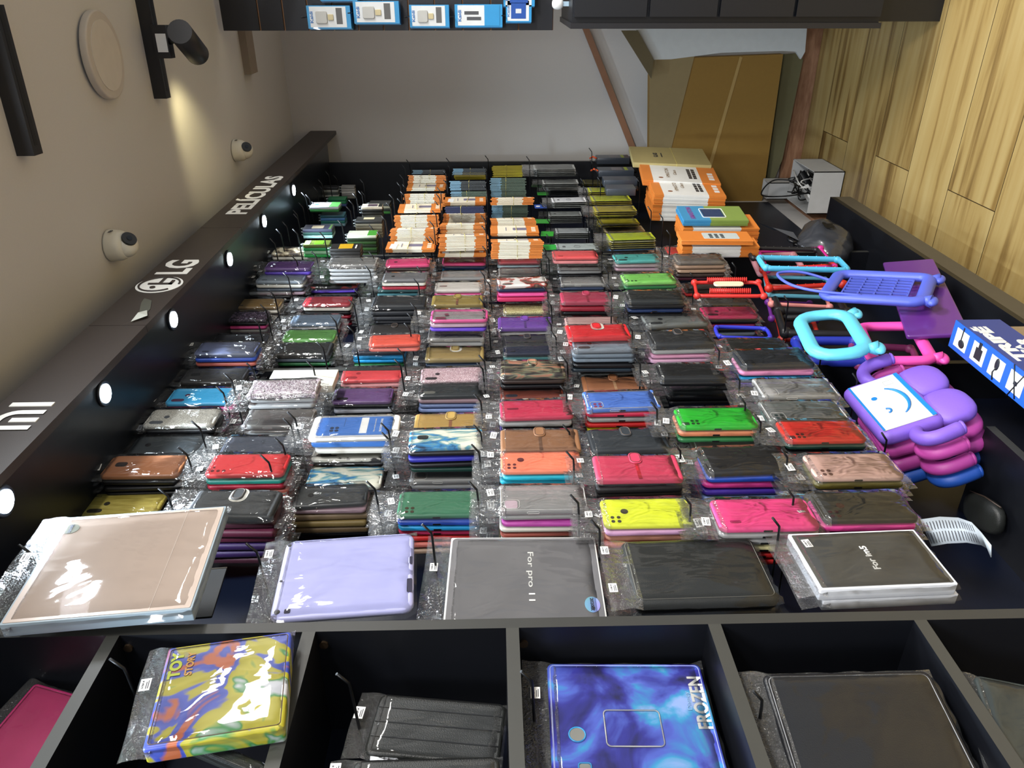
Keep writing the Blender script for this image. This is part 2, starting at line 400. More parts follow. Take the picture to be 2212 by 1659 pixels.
# torn film corner on the second panel
p = [WY(*q, .72) for q in ((258, 705), (320, 688), (318, 672), (300, 682), (283, 698))]
me = mesh('f', [(v.x, FY-.0015-.006*i % .011, v.z) for i, v in enumerate(p)], [(0, 1, 2, 3, 4)]); part('torn_film', me, M('#cfd2c8', .4), fas[1], 'whitish torn film corner')
p = [WY(*q, .72) for q in ((305, 655), (312, 645), (328, 650), (325, 668), (312, 683), (300, 680))]
me = mesh('f', [(v.x, FY-.0012, v.z) for v in p], [(0, 1, 2, 3, 4, 5)]); part('tape_residue', me, M('#56584f', .5), fas[1])
# downlights in the soffit
LED = emit('cool_white_led', (.80, .92, 1), 30)
XL = []
for (px, py) in ((223, 850), (371, 690), (493, 560), (568, 478), (632, 411), (5, 1083)):
    q = WZ(px, py, ZF0); XL.append(q.x)
    o = ob('downlight', rslab(.056, .056, .006, .028, .002, 8), M('#1a1f28', .3), label='round recessed downlight glowing white under the sign, '+{223: 'beside the two-stroke logo', 371: 'beside the torn film', 493: 'beyond the two letter sign', 568: 'second from the far end', 632: 'farthest one', 5: 'nearest one'}[px], cat='downlight')
    o.matrix_world = Matrix.Translation((q.x, q.y, ZF0-.002)) @ Matrix.Rotation(pi/2, 4, 'X')
    l = ob('led_lens', disc(.020, 0, d=.003, n=24), LED, parent=o, loc=(0, -.0035, 0)); 
    o.rotation_euler = (pi/2, 0, 0)
    lamp('downlight_lamp', 'SPOT', (q.x, q.y, ZF0-.012), 26, (.72, .86, 1), (q.x, q.y+.05, 0), spot_size=radians(125), spot_blend=.8, shadow_soft_size=.02)
    l['x'] = 1; del l['x']
lamp('downlight_lamp', 'SPOT', (.45, -.25, ZF0-.012), 26, (.72, .86, 1), (.45, -.2, 0), spot_size=radians(125), spot_blend=.8, shadow_soft_size=.02)
# ------------------------------------------------------------------ packed phone cases on hooks
CW, CH, CD = .077, .160, .0105
def bag_mesh(seed, w=.094, h=.170, d=.014, header=.048, nx=8, nz=12):
    r = random.Random(seed); vs, fs = [], []
    ph = [r.uniform(0, 6) for _ in range(8)]
    z0 = -h/2
    for j in range(nz+1):
        for i in range(nx+1):
            u = i/nx; v = j/nz; x = ((i-1)/(nx-2)-.5)*w*.85 if 0 < i < nx else (u-.5)*w; z = z0+v*h
            e = min(1, min(u, 1-u)*7)*min(1, min(v, 1-v)*9)
            y = -d/2-.0006 - .0022*(.5+.5*sin(9*u+ph[0]+5*v)*cos(11*v+ph[1]))*e
            if i in (0, nx): x *= .985+.03*r.random(); y = d*.2+.002*r.random()
            if j == nz: y = r.uniform(-.002, .002)
            if j == 0: y = r.uniform(-.004, .003); z += r.uniform(-.004, .004)
            vs.append((x, y, z))
    n0 = len(vs); hz = z0+h
    for j in range(1, 4):
        for i in range(nx+1):
            u = i/nx; vs.append(((u-.5)*w*1.02, .003*sin(7*u+ph[2]+j)*(j/3), hz+header*j/3+.002*sin(5*u+ph[3])))
    for j in range(nz):
        for i in range(nx): a = j*(nx+1)+i; fs.append((a, a+1, a+nx+2, a+nx+1))
    base = nz*(nx+1)
    for j in range(3):
        for i in range(nx):
            a = (base if j == 0 else n0+(j-1)*(nx+1))+i; b = n0+j*(nx+1)+i; fs.append((a, a+1, b+1, b))
    for j in range(nz):   # back of the sleeve sides
        pass
    mi = []
    for k, f in enumerate(fs):
        if k < nx*nz:
            i, j = k % nx, k//nx; mi.append(1 if i == nx-1 or j == nz-1 else 0)
        else: mi.append(1)
    return mesh('bag', vs, fs, mi, smooth=True)
BAGS = [bag_mesh(s) for s in range(5)]
def header_mesh(seed):
    r = random.Random(seed); vs, fs = [], []
    for z0, z1, nz in ((.082, .136, 3), (-.098, -.081, 1)):
        b0 = len(vs)
        for j in range(nz+1):
            for i in range(7): vs.append(((i/6-.5)*.095+r.uniform(-.001, .001), .003*sin(i*1.3+j+seed)*(j/nz), z0+(z1-z0)*j/nz+r.uniform(-.002, .002)*(j in (0, nz))))
        for j in range(nz):
            for i in range(6): a = b0+j*7+i; fs.append((a, a+1, a+8, a+7))
    for sx in (1,):
        b0 = len(vs)
        for j in range(7):
            z = -.082+.164*j/6; vs.append((sx*.0385, 0, z)); vs.append((sx*(.047+r.uniform(-.002, .002)), r.uniform(-.003, .003), z))
        for j in range(6): a = b0+2*j; fs.append((a, a+1, a+3, a+2))
    return mesh('bag', vs, fs, smooth=True)
HEADERS = [header_mesh(s) for s in range(4)]
lt = text('LOJA 8', .0125, .003, .0002, bold=.03)
LABELM = join(boxm(-.0095, .0095, -.0003, 0, -.0065, .0065), xform(lt, Matrix.Translation((0, -.0005, .0025))),
              boxm(-.007, .004, -.0005, -.0003, -.0022, -.0012), boxm(-.007, .006, -.0005, -.0003, -.0045, -.0035), mi=[0, 1, 1, 1])
INK = M('#2a2a33', .6, name='label_ink')
BODY = {}
def body_mesh(kind):
    if kind in BODY: return BODY[kind]
    if kind == 'wallet':
        me = rslab(CW+.004, CH+.004, .015, .006, .005, 4, nb=3)
        me = join(me)
    elif kind == 'shock':
        a = rslab(CW, CH, CD, .012, .003, 5)
        bl = [rslab(.014, .014, CD+.003, .006, .003, 4, cx=sx*(CW/2-.005), cz=sz*(CH/2-.005)) for sx in (-1, 1) for sz in (-1, 1)]
        me = join(a, *bl)
    elif kind == 'frame':
        me = join(tube([(x, 0, z) for x, z in rrect(CW-.006, CH-.006, .011, 5)], .0045, 8, closed=True, flat=1.2), rslab(CW-.01, CH-.01, .003, .01, .001, 4), mi=[0, 1])
    elif kind == 'box':
        me = rslab(.09, .17, .02, .0015, .0008, 2)
    elif kind == 'card':
        me = join(rslab(CW+.012, CH+.016, .010, .011, .003, 5), rslab(CW-.008, CH-.012, .002, .007, .0005, 4, y=-.0055), mi=[0, 1])
    else:
        me = rslab(CW, CH, CD, .011, .0038, 6, nb=3)
    BODY[kind] = me; return me
CAM = {
 'pill': lambda: join(rslab(.013, .031, .0008, .0065, .0002, 5, y=-CD/2-.0002, cx=-.021, cz=.052)),
 'pilldot': lambda: join(rslab(.013, .031, .0008, .0065, .0002, 5, y=-CD/2-.0002, cx=-.023, cz=.052), disc(.0062, -CD/2-.0002, .001, .036)),
 'dot': lambda: disc(.0065, -CD/2-.0002, .0, .044),
 'quad': lambda: join(*[disc(.0036, -CD/2-.0004, -.022+sx*.0055, .056+sz*.0055, n=12) for sx in (-1, 1) for sz in (-1, 1)]),
 'quaddot': lambda: join(*[disc(.0034, -CD/2-.0004, -.022+sx*.0055, .058+sz*.0055, n=12) for sx in (-1, 1) for sz in (-1, 1)], disc(.0068, -CD/2-.0004, .0, .040)),
 'tri': lambda: join(*[disc(.0036, -CD/2-.0004, -.024, .066-i*.0115, n=12) for i in range(3)], disc(.0026, -CD/2-.0004, -.012, .066, n=10)),
 'six': lambda: join(rslab(.010, .013, .0008, .002, .0002, 3, y=-CD/2-.0004, cx=-.026, cz=.066), *[disc(.0034, -CD/2-.0004, -.026+.0105*k, .052-.010*i, n=12) for i in range(2) for k in range(2)]),
 'square': lambda: join(rslab(.024, .024, .0010, .006, .0003, 5, y=-CD/2-.0004, cx=-.021, cz=.060)),
 'mid': lambda: join(rslab(.016, .024, .0008, .006, .0002, 5, y=-CD/2-.0002, cx=.004, cz=.050)),
 'slit': lambda: join(rslab(.007, .026, .0008, .0035, .0002, 5, y=-CD/2-.0002, cx=0, cz=.052)),
 'port': lambda: join(rslab(.006, .018, .0008, .0028, .0002, 5, y=-CD/2-.0002, cx=-.022, cz=.052)),
}
CAMM = {}
def cam_mesh(k):
    if k not in CAMM: CAMM[k] = CAM[k]()
    return CAMM[k]
CLASP = join(rslab(.036, .024, .003, .010, .001, 5, y=-.009, cx=.026, cz=0), tube([(x+.026, -.0107, z) for x, z in rrect(.031, .019, .008, 5)], .0006, 4, closed=True), mi=[0, 1])
STRAP = rslab(CW+.004, .007, .0006, .0005, .0001, 2, y=-.0077)
RINGM = tube([(.0095*cos(2*pi*i/24), 0, .0095*sin(2*pi*i/24)) for i in range(24)], .0011, 6, closed=True)
RIM = join(tube([(x, -CD/2, z) for x, z in rrect(CW-.004, CH-.004, .010, 4)], .0008, 5, closed=True), tube([(x-.020, -CD/2-.0005, z+.058) for x, z in rrect(.026, .028, .007, 4)], .0008, 5, closed=True), tube([(-CW/2-.0002, y, z+.02) for y, z in rrect(.004, .022, .0018, 3)], .0006, 4, closed=True))
RIMM = M('#c9c8c4', .15, name='pale_edge_highlight')  # pale opaque tubes painted in as the bright edge lines of clear plastic
SLOT = rslab(.0036, .015, .0008, .0016, .0002, 4)     # side port, put on the left flank
PATS = {
 'beige floral': ramp_mat('beige_floral_print', [(.42, '#3a2c26'), (.5, '#8e7c60'), (.56, '#d9ccae')], 45, 4, rough=.35),
 'camo': ramp_mat('brown_camouflage_print', [(.38, '#1d1814'), (.46, '#4b3f36'), (.52, '#7c8468'), (.6, '#b57d63')], 28, 2, (1.6, 1, .5), .35, dist=1.6),
 'greycamo': ramp_mat('grey_camouflage_print', [(.4, '#4a4c4a'), (.5, '#9a9a92'), (.56, '#b08480'), (.64, '#c9c6bd')], 40, 2, (1.4, 1, .6), .35, dist=1.2),
 'feather': ramp_mat('blue_feather_print', [(.34, '#13304d'), (.43, '#3b8fc9'), (.49, '#79a8a8'), (.55, '#efeede'), (.8, '#f3f0df')], 14, 4, (2.2, 1, .6), .25, rot=.7, dist=1.4),
 'silverglitter': ramp_mat('silver_glitter', [(0, '#7e7b72'), (.5, '#b3afa4'), (1, '#e3e1d8')], 900, kind='vor', rough=.3),
 'goldglitter': ramp_mat('gold_glitter', [(0, '#77704a'), (.5, '#b5ab74'), (1, '#efe9b8')], 700, kind='vor', rough=.3),
 'roseglitter': ramp_mat('rose_glitter', [(0, '#8f6a76'), (.5, '#c9a9b0'), (1, '#f4e6ea')], 700, kind='vor', rough=.3),
 'confetti': ramp_mat('confetti_glitter', [(0, '#5d5560'), (.35, '#b9a2b0'), (.7, '#e5dfe6'), (1, '#ffffff')], 420, kind='vor', rough=.25),
 'weave': ramp_mat('yellow_weave', [(.35, '#a8973a'), (.65, '#c9ba5c')], 60, 3, (4, 1, .4), .5),
 'purpleglitter': ramp_mat('dark_purple_glitter', [(.3, '#241c2c'), (.55, '#3e3142'), (.62, '#8c7a8c'), (.66, '#3a2c3a')], 130, 2, rough=.25),
 'redflower': ramp_mat('white_case_red_brown_print', [(.43, '#f0efec'), (.5, '#f0efec'), (.53, '#c4483c'), (.6, '#3c241e'), (.7, '#c79a80')], 22, 3, (1, 1, .8), .25),
 'whitemark': ramp_mat('white_case_dark_wing_print', [(.50, '#e8e6dc'), (.57, '#e8e6dc'), (.60, '#2b2626')], 26, 4, (2.2, 1, .7), .25, rot=.5),
 'redhearts': ramp_mat('black_case_heart_print', [(.56, '#1d1c1d'), (.585, '#1d1c1d'), (.60, '#b0403a')], 20, 1, rough=.3),
 'bluecard': M('#3f77c4', .4, name='blue_printed_card'),
}
def cmat(c, kind='plain'):
    if c in PATS: return PATS[c]
    if c == 'clear': return CLEAR
    if c == 'clearpink': return CLEARPK
    if c == 'clearteal': return CLEARTL
    return M(c, .5 if kind == 'wallet' else .36, bump=.15 if kind == 'wallet' else 0, bscale=500)
PLACES = ['first', 'second', 'third', 'fourth', 'fifth', 'sixth', 'seventh', 'eighth', 'ninth', 'tenth']
NCASE = [0]
def pack(kind, color, camk, mw, seed, label, group, scale=1, bag=True, accent=None, sideport=False, cc='#141316'):
    base = 'phone_case' if kind != 'box' else 'white_carton'
    mats = [cmat(color, kind)]
    if kind == 'frame': mats.append(CLEAR)
    if kind == 'card': mats = [M('#e4e2dd', .4), cmat(color)]
    o = ob('phone_case' if kind != 'wallet' else 'wallet_phone_case', body_mesh(kind), mats, label=label, cat='phone case', group=group)
    if kind == 'box': o.name = 'carton'; o['category'] = 'box'
    o.matrix_world = mw @ Matrix.Scale(scale, 4)
    if camk: ob('camera_cutout', cam_mesh(camk), M(cc, .25), o)
    if kind == 'wallet' and camk is None:
        ob('clasp', CLASP, [mats[0], M('#6c5c50' if color[1] in '0123' else '#3c2418', .5)], o)
        if accent: ob('strap', STRAP, M(accent, .5), o)
    if kind == 'shock': ob('bright_edge_lines', RIM, RIMM, o)
    if sideport: ob('port_opening', SLOT, DARK, o, loc=(-CW/2-.0001, .001, .004), rot=(0, 0, -pi/2))
    if bag is True: ob('bag', BAGS[seed % 5], [FILM, CRINK], o)
    elif bag == 'h': ob('bag', HEADERS[seed % 4], CRINK, o, rot=(0, 0, random.uniform(-.1, .1)))
    if bag: ob('price_label', LABELM, [WHITE, INK], o, loc=(random.uniform(-.03, .028), -.0045 if bag is True else -.003, random.uniform(.094, .118)), rot=(0, random.uniform(-.25, .25), random.uniform(-.2, .2)))
    NCASE[0] += 1
    return o
def hook(x, z, yfront, label, group, rise=.012, y0=-.0005, tipup=.014):
    y = yfront
    pts = [(x, y0, z), (x, y0-.01, z+.001), (x, (y+y0)*.5, z+rise*.5), (x, y+.028, z+rise*.9), (x, y+.018, z+rise), (x, y, z+rise+tipup)]
    o = ob('display_hook', tube(pts, .0021, 7), HOOKM, label=label, cat='hook', group=group)
    return o
def stack(col, row, xL, xR, yT, yB, kind, desc, color, cam_, behind=(), tilt=0, n=None, rot=0, D=None, accent=None, sp=False, sc=1.0, w=None, bag=True, cc='#141316', hk=True):
    xm = (xL+xR)/2; ym = (yT+yB)/2
    # tallness of the case as seen gives its distance
    dep = FPX*.158*sc/(xR-xL)
    rdv = ray(xm, ym); Dm = dep*rdv.y/FPX
    if D is None: D = min(.935, max(.815, Dm))
    top = WY(xm, yT, D); mid = WY(xm, ym, D)
    s = (WY(xL, ym, D).z-WY(xR, ym, D).z)/CH
    s = max(.86, min(1.12, s))
    cx = top.x-CW*s/2*(1 if tilt == 0 else 1.02)
    depth_th = .0155 if kind == 'wallet' else .0125
    if kind == 'box': depth_th = .021
    place_ = PLACES[col-1]+' column'
    mw = Matrix.Translation((cx, YD(D)+CD*s/2, mid.z)) @ Matrix.Rotation(radians(-tilt), 4, 'Y') @ Matrix.Rotation(radians(rot), 4, 'Z')
    sd = col*31+row
    pack(kind, color, cam_, mw, sd, f'{desc}, {place_} from the left', None, s, bag=bag, accent=accent, sideport=sp, cc=cc)
    y = YD(D)+depth_th*s+.0008
    rr = random.Random(sd)
    for i, bh in enumerate(behind):
        k2, c2, d2 = bh[0], bh[1], bh[2]
        th = .0155 if k2 == 'wallet' else .0125
        if y+th*s > -.004: break
        mw = Matrix.Translation((cx+rr.uniform(-.004, .003), y+CD*s/2+(.002 if k2 == 'wallet' else 0), mid.z+rr.uniform(-.004, .003))) @ Matrix.Rotation(radians(rr.uniform(-1.5, 1.5)-tilt*.3), 4, 'Y')
        lay = ['just behind', 'second behind', 'third behind', 'fourth behind', 'fifth behind', 'sixth behind', 'seventh behind', 'eighth behind'][i]
        pack(k2, c2, None, mw, sd+i+1, f'{d2} phone case {lay} the {desc.replace(" phone case", "")}, {place_}', None, s, bag='h', sideport=sp and k2 == 'p')
        y += th*s+.0012
    if hk:
        hook(cx+.004, mid.z+CH*s/2+.030, min(YD(D)-.035, -.20), f'black display hook holding the {desc.replace(" phone case", "")}, {place_}', None)
P = 'p'; Wt = 'wallet'
BK = '#17171a'; NV = '#1c2747'; GR = '#6b7680'; OW = '#d8d4c8'
def b(*a):
    out = []
    names = {BK: 'black', NV: 'navy', GR: 'grey blue', OW: 'off white', 'clear': 'clear', 'clearpink': 'rosy clear', '#c46a5e': 'salmon', '#a02436': 'dark red', '#2d6b3f': 'green', '#2b9ad2': 'light blue', '#e8579b': 'pink',
             '#2f4fb0': 'blue', '#8e7a4a': 'gold', '#5b3fae': 'violet', '#3c2f2a': 'dark brown', '#9a7f6a': 'tan', '#1d6a5c': 'teal green', '#c22a2a': 'red', '#d8cf9a': 'pale yellow', '#3a1420': 'wine', '#a98d98': 'mauve', '#57606c': 'slate', '#1fb0c8': 'cyan'}
    for c in a:
        k = P
        if c.startswith('w'): k = Wt; c = c[1:]
        out.append((k, c, names.get(c, 'coloured')))
    return out
RD = '#a02436'; SAL = '#c46a5e'; GN = '#2d6b3f'; LB = '#2b9ad2'; PK = '#e8579b'; BL = '#2f4fb0'; GO = '#8e7a4a'; VI = '#5b3fae'; DB = '#3c2f2a'; TA = '#9a7f6a'; TG = '#1d6a5c'; RE = '#c22a2a'; PY = '#d8cf9a'; WI = '#3a1420'; MV = '#a98d98'; SL = '#57606c'; CY = '#1fb0c8'
S = stack
# first column
S(1, 1, 587, 682, 534, 557, P, 'beige floral print phone case', 'beige floral', 'port', b(OW, MV, 'clearpink'))
S(1, 2, 571, 672, 564, 591, P, 'plain purple phone case', '#5c3a78', 'port', b(VI, MV, MV, 'clearpink'), cc='#2c1a3c')
S(1, 3, 556, 658, 591, 611, P, 'silver grey phone case', '#7d8790', 'port', b(OW, SL, MV), cc='#4c545c')
S(1, 4, 535, 633, 615, 638, P, 'clear phone case with a small brown print', 'clearpink', None, b(BK, BK, DB, 'clear'))
S(1, 5, 506, 608, 645, 665, P, 'golden brown phone case', '#7d6238', 'port', b(OW, DB, SL, BK, WI))
S(1, 6, 478, 574, 673, 702, P, 'dark purple glitter phone case', 'purpleglitter', None, b(BK, PK, 'clearpink', MV))
S(1, 7, 462, 579, 722, 738, P, 'smoky see-through phone case', '#2c2e36', None, b(BK, BK))
S(1, 8, 427, 556, 738, 765, P, 'slate blue phone case', '#4b5068', 'port', b('#2f4fb0', SAL, NV, NV, BK), cc='#262a3c')
S(1, 9, 393, 528, 796, 834, P, 'matt black phone case', '#211f20', 'mid', b(BK, DB, BK, BK))
S(1, 10, 363, 505, 838, 880, P, 'sky blue phone case', '#3fa6d2', 'pilldot', b('#e8579b', MV, BK, WI), cc='#5a2846')
S(1, 11, 316, 466, 883, 928, P, 'silver glitter phone case', 'silverglitter', 'pilldot', b(BK, BK, DB, BK, WI, BK), cc='#50545a')
S(1, 12, 285, 440, 941, 981, P, 'dark green grey phone case', '#2b3033', 'dot', b(BK, BK, DB, BK, BK))
S(1, 13, 230, 396, 983, 1027, P, 'tan leather-look phone case', '#97603a', 'mid', b(BK, BK, BK, BK, WI, RD))
S(1, 14, 187, 350, 1065, 1110, P, 'yellow woven phone case', 'weave', 'pilldot', b(BK, DB, WI), cc='#2a2620')
# second column
S(2, 1, 705, 809, 557, 596, 'shock', 'crystal clear phone case at the far end', 'clear', None, b('clear', 'clear', 'clear', 'clear'))
S(2, 2, 671, 771, 602, 628, P, 'black phone case with a red print', 'redhearts', None, b(VI, BK, DB, DB), tilt=4)
S(2, 3, 656, 758, 640, 663, P, 'red phone case with cut camera slot', '#ad2732', 'port', b(OW, BK, RD, WI, RD), cc='#70161c')
S(2, 4, 629, 733, 680, 703, P, 'blue grey phone case', '#6b7d90', 'port', b('clear', RD, WI, RD), cc='#3f4a58')
S(2, 5, 613, 724, 712, 737, P, 'leaf green phone case', '#5e9a4a', None, b(PY, GO, 'clear', DB))
S(2, 6, 598, 714, 742, 770, Wt, 'glossy black phone case beyond the white box', '#1b1b1c', 'dot', b(SL, GN, BK, GO))
S(2, 7, 575, 712, 805, 880, 'box', 'blank white flat carton behind the confetti case', '#d5d0c2', None, (), D=.885, bag=False, sc=1.05)
S(2, 8, 535, 680, 820, 878, 'shock', 'clear phone case full of confetti glitter', 'confetti', None, b('clearpink', 'clearpink'), D=.83, tilt=2)
S(2, 9, 530, 675, 885, 925, 'shock', 'rosy clear phone case with glitter', 'clearpink', None, b('clearpink', 'clear', '#c22a2a', RD, 'clearpink'), hk=True)
S(2, 10, 483, 640, 942, 976, P, 'dark slate phone case', '#3b3f4b', 'tri', b(BK, BK, DB, BK), cc='#1c1d24')
S(2, 11, 451, 619, 980, 1030, P, 'bright red phone case over a teal one', '#cf2f33', 'tri', b(TG, RD, SAL, RE, RD), cc='#5a1418')
S(2, 12, 405, 590, 1062, 1150, Wt, 'black wallet phone case with a pale ring clasp', '#27292a', None, b('w'+WI, 'w#4a1226', 'w#4a1226', 'w#2a1440', 'w#2a1440', 'w'+WI), tilt=-3, accent=None)
# third column
S(3, 1, 835, 930, 549, 560, Wt, 'black wallet phone case beyond the hot pink one', '#2a2828', None, (), D=.97)
S(3, 2, 832, 927, 558, 585, P, 'hot pink phone case with dark round cutout', '#e0457f', 'dot', b(DB, MV), cc='#5c2a3c', tilt=2, D=.86)
S(3, 3, 828, 922, 589, 605, P, 'plain grey phone case', '#77777a', 'dot', b(OW, RD), D=.86)
S(3, 4, 817, 917, 607, 638, Wt, 'teal wallet phone case', '#5f9c9c', None, b('w#3c6c70', DB))
S(3, 5, 805, 918, 641, 672, Wt, 'glossy black wallet phone case', '#16181c', 'slit', b('w'+BK, 'w'+BK, BK, BK), cc='#050506')
S(3, 6, 802, 899, 702, 722, Wt, 'dark brown wallet phone case', '#2b2624', None, b(BK))
S(3, 7, 800, 905, 722, 745, P, 'orange coral phone case half hidden', '#e8604a', None, b(SAL), tilt=3, D=.88)
S(3, 8, 762, 875, 738, 768, P, 'navy phone case over a light blue one', '#20263c', 'port', b(LB, LB, GN, GN), cc='#8a2030')
S(3, 9, 737, 867, 792, 832, P, 'coral red phone case', '#df4a50', 'pilldot', b('#e9a9ac', MV, DB), tilt=2, cc='#a82e36')
S(3, 10, 720, 848, 838, 868, P, 'purple brushed phone case', '#6c4a80', 'pill', b(BK, '#b9bcc6', BK, OW, DB))
S(3, 11, 681, 853, 899, 946, 'card', 'white framed phone case with a blue printed insert', 'bluecard', None, b('w#3f77c4', OW), sc=1.08, tilt=1)
S(3, 12, 680, 835, 950, 978, P, 'white phone case with wings and round grip', 'whitemark', 'pilldot', b(BK, 'w'+GO, BK, DB), cc='#4a4640')
S(3, 13, 665, 826, 1007, 1050, P, 'white phone case with blue feather print', 'feather', None, b(DB, TA, TA))
S(3, 14, 638, 794, 1045, 1085, P, 'dark grey phone case with round cutout', '#2e3030', 'dot', b('#a98d98', 'w#8e7a5e', 'w#8e7a4a', 'w#6e5a3e', BK), tilt=4)
# fourth column
S(4, 1, 955, 1049, 555, 580, P, 'hot pink phone case with navy rim', '#e0457f', 'dot', b(NV, LB, 'clearpink', MV), cc='#33202c')
S(4, 2, 953, 1052, 585, 600, P, 'rosy clear phone case with faint print', 'clearpink', None, b('clearpink'))
S(4, 3, 939, 1043, 609, 632, P, 'pearl white phone case', '#cfcac4', 'slit', b(PK, 'clearpink', BK), cc='#6c3a38')
S(4, 4, 934, 1042, 639, 661, Wt, 'gold wallet phone case beyond the pink framed one', '#94803f', None, b(TA), accent='#7a4a34')
S(4, 5, 931, 1053, 668, 695, 'frame', 'pink framed see-through phone case', '#e2559a', 'pilldot', b(MV, VI), cc='#7a3448')
S(4, 6, 924, 1045, 708, 745, 'shock', 'yellowish clear phone case', 'clear', None, b('clear', 'clear'))
S(4, 7, 921, 1044, 750, 780, Wt, 'gold wallet phone case with a pale ring clasp', '#9a8550', None, b('#33445c', NV, DB), accent=None)
S(4, 8, 910, 1041, 793, 811, P, 'pale pink glitter phone case', 'roseglitter', 'pilldot', b('clear', MV), tilt=2)
S(4, 9, 904, 1040, 823, 862, P, 'glossy black phone case over a lavender one', '#262a2c', 'pill', b(MV, '#8fa4d8', '#8fa4d8', BK, DB), tilt=1, cc='#6c6c66')
S(4, 10, 897, 1050, 895, 926, Wt, 'gold wallet phone case with brown strap', '#b0904c', None, b('w#8a7038',), accent='#8c5a34')
S(4, 11, 884, 1043, 925, 962, P, 'white and blue feather phone case', 'feather', 'mid', b(BK, '#34349a', BK, '#14342c'), tilt=2, D=.85)
S(4, 12, 888, 1045, 995, 1045, 'shock', 'crystal clear phone case above the green one', 'clear', 'square', b('clear', 'clearpink', 'clear'), cc='#77706a')
S(4, 13, 860, 1039, 1060, 1112, P, 'green phone case with four round holes', '#3c7858', 'quad', b('#2f4fb0', LB, '#d03660', '#c22a2a', SAL, TA), sp=True, cc='#3e3018')
# fifth column
S(5, 1, 1075, 1168, 552, 569, P, 'dusty red phone case', '#b04850', None, b('#9fb4bc', BK, DB))
S(5, 2, 1077, 1170, 580, 598, 'shock', 'rosy clear phone case beyond the printed one', 'clearpink', None, b('clear', 'clear'))
S(5, 3, 1075, 1184, 598, 640, P, 'white phone case with red and brown print', 'redflower', 'pilldot', b(NV, PK, 'w#c22a5c'), tilt=5, cc='#5c5650')
S(5, 4, 1087, 1193, 655, 671, P, 'gold glitter phone case', 'goldglitter', None, b('clear', OW, MV))
S(5, 5, 1077, 1192, 686, 716, Wt, 'purple wallet phone case', '#6c3f9c', None, b('clear', MV), accent='#523078')
S(5, 6, 1086, 1194, 725, 738, Wt, 'black wallet phone case tilted outwards', '#242428', None, b(BK), tilt=3)
S(5, 7, 1088, 1198, 741, 765, P, 'dark navy phone case over a teal one', '#1b2038', 'port', b('#4c7c7c', BK, BK))
S(5, 8, 1083, 1220, 780, 823, Wt, 'brown camouflage wallet phone case', 'camo', None, b(DB, BK), accent=None)
S(5, 9, 1080, 1217, 829, 866, P, 'reddish brown leather phone case', '#743426', 'pill', b(DB,), tilt=2, cc='#262c3a')
S(5, 10, 1080, 1236, 863, 898, P, 'raspberry red phone case', '#c02f50', 'slit', b('clear', BK, VI, '#5b3fae'), tilt=2, cc='#7a1c34')
S(5, 11, 1083, 1250, 929, 968, Wt, 'light brown wallet phone case', '#8e6444', None, b('w#7c5438',), accent='#6a4830', rot=0)
S(5, 12, 1081, 1255, 970, 1020, P, 'coral orange phone case', '#f08868', 'quaddot', b(CY, '#1fb0c8', RD, 'clear'), cc='#56222a')
S(5, 13, 1080, 1268, 1048, 1118, 'shock', 'purple tinted clear phone case', 'clearpink', 'square', b('clearpink', '#b04a9c', OW, SAL, OW, PY), cc='#bfaab4')
# sixth column
S(6, 1, 1193, 1291, 541, 557, P, 'coral phone case next to the white film packs', '#e25a5c', 'port', b('#d08080',), cc='#a83a3c')
S(6, 2, 1205, 1302, 563, 588, 'shock', 'clear phone case behind the coral one', 'clear', None, b('clearpink', BK, 'clear'))
S(6, 3, 1212, 1308, 598, 628, 'shock', 'bluish clear phone case above the raspberry wallet', 'clear', None, b('#3c4a68', 'clear', 'clear'))
S(6, 4, 1213, 1325, 632, 660, Wt, 'raspberry wallet phone case', '#a83450', None, b('w#8a1c2c', BK, DB), accent='#8a2038')
S(6, 5, 1220, 1335, 684, 702, P, 'pale rosy phone case', '#b99a96', None, b(MV, 'clearpink'))
S(6, 6, 1225, 1357, 702, 726, Wt, 'bright red wallet phone case with pale clasp', '#cc2028', None, b(RE,), accent=None, tilt=2)
S(6, 7, 1236, 1370, 728, 755, P, 'light blue grey phone case', '#7b8590', 'pilldot', b(GR, GR, BK, '#24303a'), tilt=1, cc='#42302e')
S(6, 8, 1247, 1377, 780, 811, P, 'brushed silver phone case', '#8f8f8c', 'pill', b(BK, DB), cc='#0c0c0e', tilt=1)
S(6, 9, 1260, 1395, 813, 848, Wt, 'tan wallet phone case with stitched clasp', '#94603e', None, b(TA,), accent='#b08a66')
S(6, 10, 1266, 1422, 845, 900, 'shock', 'cornflower blue phone case with clear corners', '#4f78c8', 'quad', b('#c0304c', 'clear', '#c22a2a', '#d8cf2a'), tilt=2.5, cc='#8c2c4c', sp=True)
S(6, 11, 1274, 1440, 928, 978, Wt, 'dark blue grey wallet phone case', '#2c3238', None, b(WI, RD), tilt=3)
S(6, 12, 1287, 1468, 985, 1044, Wt, 'pink red wallet phone case with red strap', '#c83c5c', None, b('w'+BK, 'w'+BK), accent='#b01828')
S(6, 13, 1300, 1494, 1076, 1135, P, 'neon yellow phone case', '#d8e034', 'quaddot', b('#c89ac0', '#e0a088', SAL, TA), cc='#3a3430')
